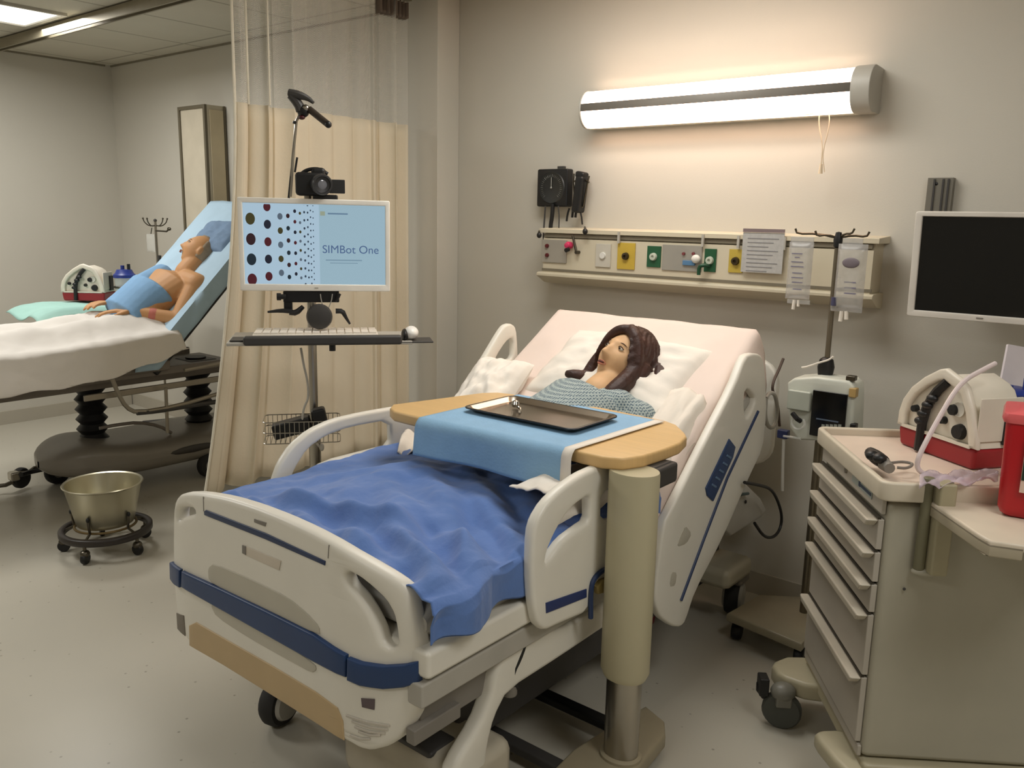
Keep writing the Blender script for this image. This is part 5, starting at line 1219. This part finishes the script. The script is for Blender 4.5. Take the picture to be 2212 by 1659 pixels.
part('side_panel', G().box((B.x+.004, 3.325, (zt_+zb)/2+.05), (.006, .10, zt_-zb-.16)), mat('cabinet_inlay', (196, 182, 152), .5), wc)
part('edge_strip', G().box((B.x+.004, 3.385, (zt_+zb)/2), (.008, .014, zt_-zb)), fr_, wc)
# small wall devices just right of the cabinet, low
for i, (q, sz, cl, lb_) in enumerate((((457, 470), (.07, .05, .10), (186, 182, 170), 'small pale wall fitting beneath the tall cabinet of the left bay'), ((480, 480), (.09, .06, .06), (88, 80, 72), 'dark wall fitting next to the pillow of the left stretcher'))):
    p = aty(q[0], q[1], 3.36)
    f_ = thing('wall_fitting', lb_, 'wall fitting', (p.x, 3.39, p.z-.03))
    part('case', G().box((p.x, 3.37, p.z), sz), mat('fit'+str(i), cl, .5), f_, bevel=.006)
    part('dial', G().lathe([(.018, 0), (.016, .012), (0, .013)], (p.x, 3.37-sz[1]/2, p.z+.01), 16, (0, -1, 0)), M_DGREY, f_)

# ---------------- kick bucket
bx, by = -3.92, 1.77
kb_ = thing('kick_bucket_frame', 'round black wheeled frame holding the steel bucket', 'bucket frame', (bx, by, 0))
part('ring', G().lathe([(.178, .088), (.182, .084), (.202, .084), (.206, .090), (.206, .112), (.202, .116), (.182, .116), (.178, .112), (.178, .088)], (bx, by, 0), 48, cap=False), mat('ring_black', (44, 38, 34), .4), kb_, smooth=50)
part('upper_ring', G().tube([(bx+.135*cos(2*pi*i/32), by+.135*sin(2*pi*i/32), .125) for i in range(32)], .006, 8, closed=True), mat('ring_brown', (110, 92, 58), .4, .6), kb_)
for i in range(5):
    a_ = 2*pi*i/5-.95; ca, sa = cos(a_), sin(a_)
    c_ = part('caster', G().wheel((bx+.19*ca, by+.19*sa, .028), .028, .022, (-sa, ca, 0)), M_BLACK, kb_)
    part('caster_stem', G().cyl((bx+.19*ca, by+.19*sa, .045), (bx+.19*ca, by+.19*sa, .086), .008).sph((bx+.19*ca, by+.19*sa, .05), (.022, .022, .018)), M_DMETAL, kb_)
    part('spoke', G().tube([(bx+.19*ca, by+.19*sa, .10), (bx+.138*ca, by+.138*sa, .125), (bx+.146*ca, by+.146*sa, .19)], .0065, 8), M_DMETAL, kb_)
    part('bumper', G().sph((bx+.148*ca, by+.148*sa, .195), (.008, .008, .012)), M_BLACK, kb_)
solo('steel_bucket', G().lathe([(0, .128), (.10, .128), (.124, .135), (.132, .16), (.168, .32), (.175, .326), (.178, .330), (.175, .334), (.166, .330), (.129, .162), (.12, .14), (0, .138)], (bx, by, 0), 48, cap=False), mat('bucket_steel', (196, 190, 166), .30, .85, var=.03), 'steel kick bucket standing in its round black wheeled frame', 'bucket', smooth=50)
# ================================================================== IV PUMP STAND
IY = 3.10
def iq(px_, py_, Y=IY): return aty(px_, py_, Y)
ib = iq(1792, 780)
pt = iq(1806, 505)
ps = thing('pump_stand', 'drip stand holding the infusion pump and fluid bags beside the large bed', 'drip stand', (pt.x+.012, IY, 0))
X0_ = (ib.x+pt.x)/2
part('pole', G().cyl((X0_, IY, .12), (X0_, IY, 1.0), .016).cyl((X0_, IY, 1.0), (X0_, IY, pt.z-.05), .0095), mat('pole_grey', (128, 120, 104), .35, .8), ps)
part('pole_top', G().lathe([(.008, -.05), (.014, -.045), (.016, -.02), (.012, -.005), (.010, .005), (0, .008)], (X0_, IY, pt.z), 16), M_BLACK, ps)
part('clamp', G().lathe([(.012, -.045), (.026, -.035), (.030, -.005), (.024, .022), (.014, .03)], (X0_, IY-.005, iq(1792, 790).z), 18), M_BLACK, ps)
for px_, up_ in ((1722, 505), (1765, 510), (1840, 505), (1872, 512)):
    e_ = iq(px_, up_, IY-.02)
    part('hook_arm', G().tube([(X0_, IY, pt.z-.015), Vector((X0_, IY, pt.z-.015)).lerp(e_, .5)+Vector((0, 0, .008)), e_, e_+Vector((.008 if px_ > 1806 else -.008, 0, .018))], .004, 6, 1), mat('hook_bronze', (88, 80, 66), .35, .8), ps)
part('base_plate', plate([atz(*q, .12).xy for q in ((1570, 1325), (1732, 1392), (1790, 1330), (1745, 1290), (1640, 1285))], (), .035, .008, .3).mapv(lambda p: Vector((p.x, p.y, .105+p.z))), mat('base_taupe', (150, 142, 120), .4), ps, smooth=50)
for q in ((1590, 1332), (1725, 1385), (1760, 1330), (1650, 1295)):
    p = atz(q[0], q[1], .10); part('caster', G().wheel((p.x, p.y+.02, .036), .036, .035, (1, .2, 0)).cyl((p.x, p.y+.02, .05), (p.x, p.y+.02, .09), .012), M_BLACK, ps)
# infusion pump
pu = thing('infusion_pump', 'pale grey infusion pump with a dark display clamped to the drip stand', 'pump', tuple(iq(1770, 950, IY-.08)))
YP = IY-.10
def pbox(xa, ya, xb, yb, th=.01, Y=YP, dy=0.0):
    A = aty(xa, ya, Y); B = aty(xb, yb, Y); return G().box(((A.x+B.x)/2, Y+dy+th/2, (A.z+B.z)/2), (abs(B.x-A.x), th, abs(A.z-B.z)))
pw = mat('pump_grey', (206, 208, 196), .4)
A = aty(1700, 822, YP); B = aty(1840, 950, YP)
po = [(lambda p: (p.x, p.z))(aty(*q, YP)) for q in ((1698, 828), (1712, 818), (1760, 815), (1830, 824), (1842, 835), (1843, 870), (1840, 945), (1828, 956), (1720, 952), (1702, 925))]
part('housing', plate(po, (), .12, .010, .2).mapv(lambda p: Vector((p.x, YP+.07+p.z, p.y))), pw, pu, smooth=50)
part('display', pbox(1757, 842, 1822, 952, .008, YP, -.003), M_SCREENBLK, pu, bevel=.002)
part('display_line', pbox(1764, 905, 1812, 910, .003, YP, -.006), mat('lcd_blue', (92, 104, 120), .3), pu)
for r_ in range(3):
    for c_i in range(5):
        part('key', pbox(1776+9*c_i, 916+12*r_, 1782+9*c_i, 923+12*r_, .003, YP, -.006), mat('key_grey', (140, 144, 136), .5), pu)
part('cassette', pbox(1704, 840, 1750, 890, .02, YP, -.012), mat('cassette', (176, 180, 168), .35), pu, bevel=.006)
part('clamp_lever', G().tube([aty(1712, 893, YP-.02), aty(1722, 905, YP-.03), aty(1730, 910, YP-.02)], .009, 8), M_BLACK, pu)
part('tube_loop', G().tube([aty(*q, YP-.02) for q in ((1715, 900), (1708, 915), (1722, 930), (1740, 920), (1735, 905))], .005, 8, 2), M_CLEAR, pu)
part('side_clip', pbox(1834, 838, 1848, 860, .03, YP, 0), mat('clip_amber', (180, 150, 96), .4), pu, bevel=.003)
part('side_button', pbox(1836, 915, 1847, 932, .03, YP, 0), M_BLACK, pu, bevel=.003)
part('top_plug', pbox(1823, 813, 1842, 826, .03, YP, .02), M_DMETAL, pu, bevel=.003)
part('blue_latch', pbox(1674, 930, 1695, 952, .03, YP, .02), mat('latch_navy', (36, 44, 84), .4), pu, bevel=.004)
part('latch_tube', G().tube([aty(*q, YP) for q in ((1692, 942), (1710, 944), (1730, 948))], .004, 6), M_CLEAR, pu)
part('lower_tube', G().tube([aty(*q, YP+.02) for q in ((1693, 950), (1691, 1000), (1690, 1060))], .006, 8), M_LGREY, pu)
# fluid bags
M_BAG = mat('bag_clear', (196, 194, 190), .2, var=.08, scale=30, alpha=.42)
fb1 = thing('fluid_bag', 'clear fluid bag with printed label hanging left of the drip stand pole', 'fluid bag', tuple(iq(1722, 660)))
bag(fb1, iq(1706, 522, IY-.03), iq(1748, 648, IY-.03), .02, M_BAG)
part('hanging_tab', G().box(iq(1733, 521, IY-.03), (.085, .004, .03)), M_BAG, fb1, bevel=.002)
part('port', G().cyl(iq(1716, 648, IY-.03), iq(1713, 668, IY-.03), .006), M_SHEET, fb1); part('port', G().cyl(iq(1725, 648, IY-.03), iq(1724, 662, IY-.03), .005), M_SHEET, fb1)
g = G()
for i, (ln, yy) in enumerate(((22, 548), (10, 556), (24, 566), (26, 576), (20, 590), (24, 600), (22, 610), (18, 625))):
    g.box(iq(1722, yy, IY-.052), (.0018*ln, .001, .004))
part('printed_label', g, mat('bag_print', (122, 118, 136), .6), fb1)
part('bottom_seal', G().box(iq(1725, 652, IY-.03), (.085, .006, .016)), M_BAG, fb1, bevel=.002)
fb2 = thing('fluid_bag', 'larger clear fluid bag with a grey printed emblem hanging right of the drip stand pole', 'fluid bag', tuple(iq(1840, 690)))
bag(fb2, iq(1812, 526, IY-.03), iq(1862, 672, IY-.03), .025, M_BAG)
g = G().add(*(lambda q: (q.v, q.f))(G().sph((0, 0, 0), (.030, .004, .018), 14, 8, Matrix.Translation(iq(1838, 568, IY-.056)))))
part('emblem', g, mat('emblem_grey', (116, 106, 112), .6), fb2)
g = G()
for yy in (610, 622, 634): g.box(iq(1836, yy, IY-.054), (.04, .001, .005))
part('printed_label', g, mat('bag_print', (122, 118, 136)), fb2)
part('port', G().cyl(iq(1818, 672, IY-.03), iq(1815, 694, IY-.03), .007), M_SHEET, fb2); part('port', G().cyl(iq(1828, 672, IY-.03), iq(1828, 690, IY-.03), .007), M_SHEET, fb2)
part('bottom_seal', G().box(iq(1828, 668, IY-.03), (.11, .008, .02)), M_BAG, fb2, bevel=.003)
part('hanging_tab', G().box(iq(1842, 524, IY-.03), (.07, .004, .03)), M_BAG, fb2, bevel=.002)
part('valve', G().tube([iq(1802, 642, IY-.04), iq(1800, 660, IY-.04)], .010, 10), mat('valve_violet', (72, 72, 100), .4), fb2)
fb3 = thing('drip_line', 'clear drip line curling from the black clamp of the drip stand toward the bed', 'drip line', tuple(iq(1745, 795)))
part('line', G().tube([iq(*q, IY-.04) for q in ((1800, 770), (1790, 778), (1770, 783), (1745, 792), (1732, 794))], .0035, 8, 2), M_SHEET, fb3)

# ================================================================== DRAWER CART
fr2 = Vector((-.545, 2.20, 0)); fl2 = Vector((-.865, 2.655, 0))
uu = (fl2-fr2); UW = uu.length; uu.normalize(); vv = Vector((-uu.y, uu.x, 0))*-1
rzc = math.atan2(vv.y, vv.x)
cart = thing('drawer_cart', 'grey medical drawer cart with a raised tray top at the right edge', 'cart', (fr2.x, fr2.y, 0), rzc)
# local frame: x = along the big side (away from drawers), y = along the drawer fronts (near to far), z up
CZ = .965; CD = .62
CG = mat('cart_grey', (168, 163, 146), .45, var=.03); CGF = mat('cart_front', (172, 165, 153), .45, var=.03); CGL = mat('cart_light', (206, 196, 176), .4)
LK = dict(world=False)
part('body', G().box((CD/2, UW/2, .5475), (CD, UW-.01, .725)), CG, cart, bevel=.018, **LK)
part('top_tray', plate(rrect(-.03, -.02, CD+.02, UW+.02, .03), (rrect(-.012, -.002, CD+.0, UW+.0, .02),), .05, .006, .3).mapv(lambda p: Vector((p.x, p.y, CZ-.022+p.z))), CGL, cart, smooth=50, **LK)
part('tray_floor', G().box((CD/2, UW/2, CZ-.03), (CD+.03, UW+.02, .02)), mat('tray_pinkish', (222, 204, 186), .4), cart, **LK)
dzs = [(.875, .80), (.79, .715), (.705, .63), (.62, .455), (.445, .20)]
# heights read from the handles: top of each drawer
part('front_panel', G().box((-.006, UW/2, .905), (.012, UW-.03, .065)), CGF, cart, bevel=.003, **LK)
part('lock', G().lathe([(.011, 0), (.010, .006), (0, .007)], (-.012, UW*.55, .905), 16, (-1, 0, 0)), M_METAL, cart, **LK)
part('brand_plate', G().box((-.0135, UW*.30, .902), (.002, .16, .026)), mat('plate_teal', (150, 158, 152), .4), cart, **LK)
part('brand_text', G().box((-.015, UW*.33, .905), (.001, .012, .022)).box((-.015, UW*.24, .900), (.001, .085, .008)), mat('plate_ink', (44, 60, 84), .5), cart, **LK)
edges = [.862, .772, .683, .598, .418, .222]
for i in range(5):
    zt2, zb2 = edges[i], edges[i+1]
    d_ = part('drawer', G().box((-.008, UW/2, (zt2+zb2)/2), (.016, UW-.035, zt2-zb2-.008)), CGF, cart, bevel=.003, **LK)
    part('handle', G().box((-.030, UW/2, zt2-.016), (.030, UW-.03, .022), tap=.92), mat('handle_cream', (186, 178, 162), .4), d_, bevel=.005, **LK)
    part('handle_shadow_gap', G().box((-.013, UW/2, zt2-.001), (.008, UW-.04, .006)), mat('gap_dark', (48, 42, 30), .7), d_, **LK)
part('skirt', G().box((-.004, UW/2, .203), (.012, UW-.02, .032)), CGF, cart, bevel=.004, **LK)
# corner bumpers/outriggers and casters
IC = WM[cart.name].inverted()
part('bumper', plate([(IC @ atz(*q, .165)).xy for q in ((1758, 1584), (1770, 1575), (1812, 1574), (1860, 1590), (1990, 1640), (2000, 1720), (1880, 1700), (1812, 1650))], (), .05, .014, .2, 1).mapv(lambda p: Vector((p.x, p.y, .140+p.z))), mat('bumper_cream', (176, 168, 142), .4), cart, smooth=50, **LK)
part('bumper', plate([(-.16, UW-.02), (-.15, UW-.10), (-.06, UW-.16), (.1, UW-.14), (.1, UW), (-.08, UW+.04)], (), .06, .014, .2, 1).mapv(lambda p: Vector((p.x+.04, p.y, .135+p.z))), mat('bumper_cream', (176, 168, 142)), cart, smooth=50, **LK)
part('base_rail', G().box((CD/2, UW/2, .155), (CD, UW+.04, .055)), mat('bumper_cream', (176, 168, 142)), cart, bevel=.012, **LK)
wc_ = atz(1685, 1570, .0); I_ = WM[cart.name].inverted(); wl = I_ @ Vector((wc_.x, wc_.y, .06))
for (wx, wy) in ((wl.x, wl.y), (.10, .06), (CD-.08, .06), (CD-.08, UW-.06)):
    w_ = part('caster', G().wheel((wx, wy, .062), .062, .032, (.35, 1, 0)), mat('wheel_grey', (70, 72, 66), .5), cart, **LK)
    part('caster_fork', G().box((wx+.0, wy, .11), (.05, .055, .06)).sph((wx, wy+.0, .125), (.04, .035, .03)), mat('fork_grey', (120, 118, 108), .4), cart, bevel=.006, **LK)
p = wl
part('brake_lever', G().box((p.x-.06, p.y+.02, .135), (.03, .05, .06)).tube([(p.x-.05, p.y+.03, .16), (p.x-.075, p.y+.03, .12), (p.x-.05, p.y+.02, .09)], .012, 8, 1), M_BLACK, cart, bevel=.004, **LK)
# side shelf, its rail and post on the big side (toward the camera)
part('shelf_rail', G().box((.085, -.008, .86), (.022, .018, .24)).cyl((.085, -.012, .985), (.085, -.012, .74), .014), mat('rail_olive', (112, 108, 84), .45), cart, bevel=.004, **LK)
part('shelf_post', G().box((.118, -.030, .86), (.042, .05, .24)), mat('post_cream', (160, 152, 124), .45), cart, bevel=.006, **LK)
part('rail_foot', G().sph((.10, -.012, .735), (.034, .018, .012)), CG, cart, **LK)
def cl(px_, py_, z): q_ = I_ @ atz(px_, py_, z); return (q_.x, q_.y)
shz = .925
so = [cl(*q, shz) for q in ((1986, 1066), (2260, 1072), (2400, 1082), (2400, 1180), (2212, 1178), (2140, 1168), (2112, 1152))]
part('side_shelf', plate(so, (), .02, .006, .3).mapv(lambda p: Vector((p.x, p.y, shz-.010+p.z))), mat('shelf_cream', (204, 192, 172), .4), cart, smooth=50, **LK)
part('shelf_edge', plate([so[0], so[6], so[5], so[4], (so[4][0], so[4][1]+.012), (so[5][0], so[5][1]+.014), (so[6][0]+.006, so[6][1]+.012), (so[0][0]+.012, so[0][1])], (), .032, .004, .2).mapv(lambda p: Vector((p.x, p.y, shz-.022+p.z))), mat('shelf_lip', (170, 160, 138), .45), cart, smooth=50, **LK)
part('side_screw', G().sph((.06, -.001, .68), (.004, .003, .004)), M_DGREY, cart, **LK)

# red sharps container on the shelf
shp = atz(2190, 1100, shz); hs = I_ @ shp
sc_ = thing('sharps_container', 'red sharps container with printed label on the side shelf at the right edge', 'sharps container', (0, 0, 0), 0)
A = atz(2152, 1106, shz+.003); RVh = Vector((.82, .57, 0)); dpt = Vector((.57, -.82, 0))
scH = .26
M3 = frame(A, Vector((-.632, .775, 0)), (0, 0, 1))
rd_ = ray(2160, 1000); RYv = Vector((rd_.x, rd_.y, 0)).normalized(); RX = Vector((RYv.y, -RYv.x, 0))
def sb(u, v, z): return A+RX*u+RYv*v+Vector((0, 0, z))
redm = mat('sharps_red', (176, 14, 26), .3, var=.04)
g = G(); 
def ringq(ins, z, w_=.17, d_=.16): return [sb(p[0], p[1], z) for p in rrect(-.0+ins, ins*.5-.02, w_-ins, d_-ins-.02, .018)]
zs = [(.014, .0), (.006, .006), (.0, .02), (-.005, .215), (-.005, .225)]
rs = [ringq(i_, z_) for i_, z_ in zs]; m_ = len(rs[0])
g.add([p for r_ in rs for p in r_], [(j*m_+i, j*m_+(i+1) % m_, (j+1)*m_+(i+1) % m_, (j+1)*m_+i) for j in range(len(rs)-1) for i in range(m_)]+[tuple(range(m_)), tuple((len(rs)-1)*m_+i for i in range(m_))])
part('tub', g, redm, sc_, smooth=50)
rs = [ringq(-.010, .225), ringq(-.014, .235), ringq(-.010, .247), ringq(.012, .252)]
g = G().add([p for r_ in rs for p in r_], [(j*m_+i, j*m_+(i+1) % m_, (j+1)*m_+(i+1) % m_, (j+1)*m_+i) for j in range(len(rs)-1) for i in range(m_)]+[tuple(range(m_)), tuple((len(rs)-1)*m_+i for i in range(m_))])
part('lid', g, mat('sharps_lid', (214, 96, 98), .3), sc_, smooth=50)
lab = frame(sb(0, -.0225, 0), -RYv, (0, 0, 1))
def lbox(x0_, x1_, z0_, z1_, o=.0): return G().box(((x0_+x1_)/2, 0, (z0_+z1_)/2), (x1_-x0_, .002, z1_-z0_), Matrix(((RX.x, RYv.x, 0, sb(0, -.0285+o, 0).x), (RX.y, RYv.y, 0, sb(0, -.0285+o, 0).y), (0, 0, 1, A.z), (0, 0, 0, 1))))
lw = part('label', lbox(.040, .155, .065, .195), mat('label_cream', (214, 186, 170), .5), sc_)
part('label_band', lbox(.041, .155, .095, .148, -.0015), mat('label_green', (28, 48, 36), .5), lw)
part('label_text', lbox(.06, .15, .130, .134, -.003).add(lbox(.06, .14, .118, .122, -.003).v, lbox(.06, .14, .118, .122).f).add(lbox(.06, .15, .106, .110, -.003).v, lbox(.06, .15, .106, .110).f), mat('label_ink', (150, 160, 150), .5), lw)
sc_.location = (0, 0, 0)

# the suction machine on the cart
a0 = atz(1940, 965, CZ-.02); a1 = atz(2065, 1012, CZ-.02); a2 = atz(2150, 1008, CZ-.02)
dfr = (a1-a0).normalized(); Lm = (a1-a0).length
ang = math.atan2(dfr.y, dfr.x); perp = Vector((-dfr.y, dfr.x, 0)); ctr = (a0+a1)/2+perp*.115
suction_unit('large white suction machine with red base and black controls on top of the drawer cart', (ctr.x, ctr.y, CZ-.02), ang, .94, 'red and white suction machines')
# white tubing over it
tbp = thing('suction_tubing', 'white tube looping over the suction machine and lying on the cart top', 'tube', tuple(atz(1990, 1030, CZ)))
hz = lambda x_, y_, z_: atz(x_, y_, z_)
def alongray(x_, y_, t_): return CAM+ray(x_, y_)*t_
part('tube', G().tube([alongray(*q) for q in ((2150, 785, 2.30), (2115, 803, 2.28), (2085, 820, 2.26), (2060, 848, 2.22), (2030, 900, 2.19), (2005, 945, 2.17), (1985, 985, 2.16), (1980, 1008, 2.17), (1990, 1022, 2.17), (2020, 1028, 2.19), (2080, 1035, 2.20))], .0065, 10, 2), mat('tube_white', (222, 208, 206), .3, alpha=.9), tbp)
# clear plastic bag lying across
def pbag(u, v):
    P_ = hz(1985+170*u, 1032+ -8*u + 32*v*(1-.3*u), CZ+.002); 
    return (P_.x, P_.y, CZ+.0+.014*abs(sin(u*9+v*4))+.012*fbm(u*5, v*5)+.006)
solo('plastic_wrapper', G().grid(40, 14, pbag), mat('wrapper', (214, 200, 210), .12, alpha=.55, var=.08, spec=.9), 'clear crinkled plastic wrapper on the cart top in front of the suction machine', 'wrapper', solid=.001, smooth=60)
# black handpiece
h0 = atz(1885, 985, CZ+.01); h1 = atz(1918, 1005, CZ+.01)
hp_ = thing('handpiece', 'black and grey handpiece with a lead lying on the near corner of the cart top', 'handpiece', tuple(h0))
part('grip', G().tube([atz(1880, 978, CZ+.02), atz(1893, 988, CZ+.02), atz(1908, 998, CZ+.018)], [.016, .020, .018], 12, 1), M_BLACK, hp_)
part('knuckle', G().sph(atz(1884, 984, CZ+.03), (.017, .017, .014)).sph(atz(1900, 990, CZ+.03), (.018, .018, .014)), M_BLACK, hp_)
part('collar', G().tube([atz(1908, 1000, CZ+.014), atz(1922, 1012, CZ+.012)], [.018, .014], 12), M_GREY, hp_)
part('lead', G().tube([atz(1925, 1000, CZ+.006), atz(1950, 997, CZ+.006), atz(1975, 1002, CZ+.005), atz(1960, 1012, CZ+.005), atz(1938, 1010, CZ+.005)], .004, 8, 2), M_GREY, hp_)
# canister with blue lid behind the sharps box + document holder
bc_ = alongray(2180, 845, 2.55)
cn2 = thing('suction_canister', 'clear canister with blue lid behind the red sharps container', 'canister', (bc_.x, bc_.y, CZ-.02))
zl = bc_.z
part('jar', G().lathe([(.055, CZ-.02-zl), (.062, -.02), (0, -.02)], (bc_.x, bc_.y, zl), 28), M_CLEAR, cn2)
part('lid', G().lathe([(.075, -.02), (.075, .002), (.06, .01), (0, .012)], (bc_.x, bc_.y, zl), 28), mat('lid_blue', (40, 56, 130)), cn2)
for dx_, dy_, h_ in ((-.05, -.01, .045), (.0, -.02, .022), (.045, .0, .045)):
    part('port', G().cyl((bc_.x+dx_, bc_.y+dy_, zl), (bc_.x+dx_, bc_.y+dy_, zl+h_), .012), mat('lid_blue', (40, 56, 130)), cn2)
dh0 = alongray(2160, 830, 2.62); 
dh = thing('document_sleeve', 'tilted clear sleeve standing behind the sharps container at the right edge', 'sleeve', tuple(alongray(2190, 840, 2.62)))
pts_ = [alongray(*q) for q in ((2158, 838, 2.62), (2176, 744, 2.66), (2290, 765, 2.72), (2290, 850, 2.68))]
nrm_ = (pts_[1]-pts_[0]).cross(pts_[3]-pts_[0]).normalized()*.004
g = G().add([p-nrm_ for p in pts_]+[p+nrm_ for p in pts_], [(0, 1, 2, 3), (7, 6, 5, 4), (0, 4, 5, 1), (1, 5, 6, 2), (2, 6, 7, 3), (3, 7, 4, 0)])
part('sleeve', g, mat('sleeve_grey', (226, 218, 222), .3, alpha=.85), dh)
# small dark red and blue bag on the floor under the bed
p = atz(1255, 1425, .05)
bgd = thing('floor_bag', 'dark red and blue item lying on the floor under the large bed', 'bag', (-1.62, 2.62, 0))
part('blue_part', G().sph((-1.62, 2.62, .075), (.14, .10, .075)), mat('bag_navy', (30, 36, 66), .7), bgd)
part('red_part', G().sph((-1.55, 2.68, .10), (.09, .09, .07)), mat('bag_red', (110, 26, 34), .7), bgd)
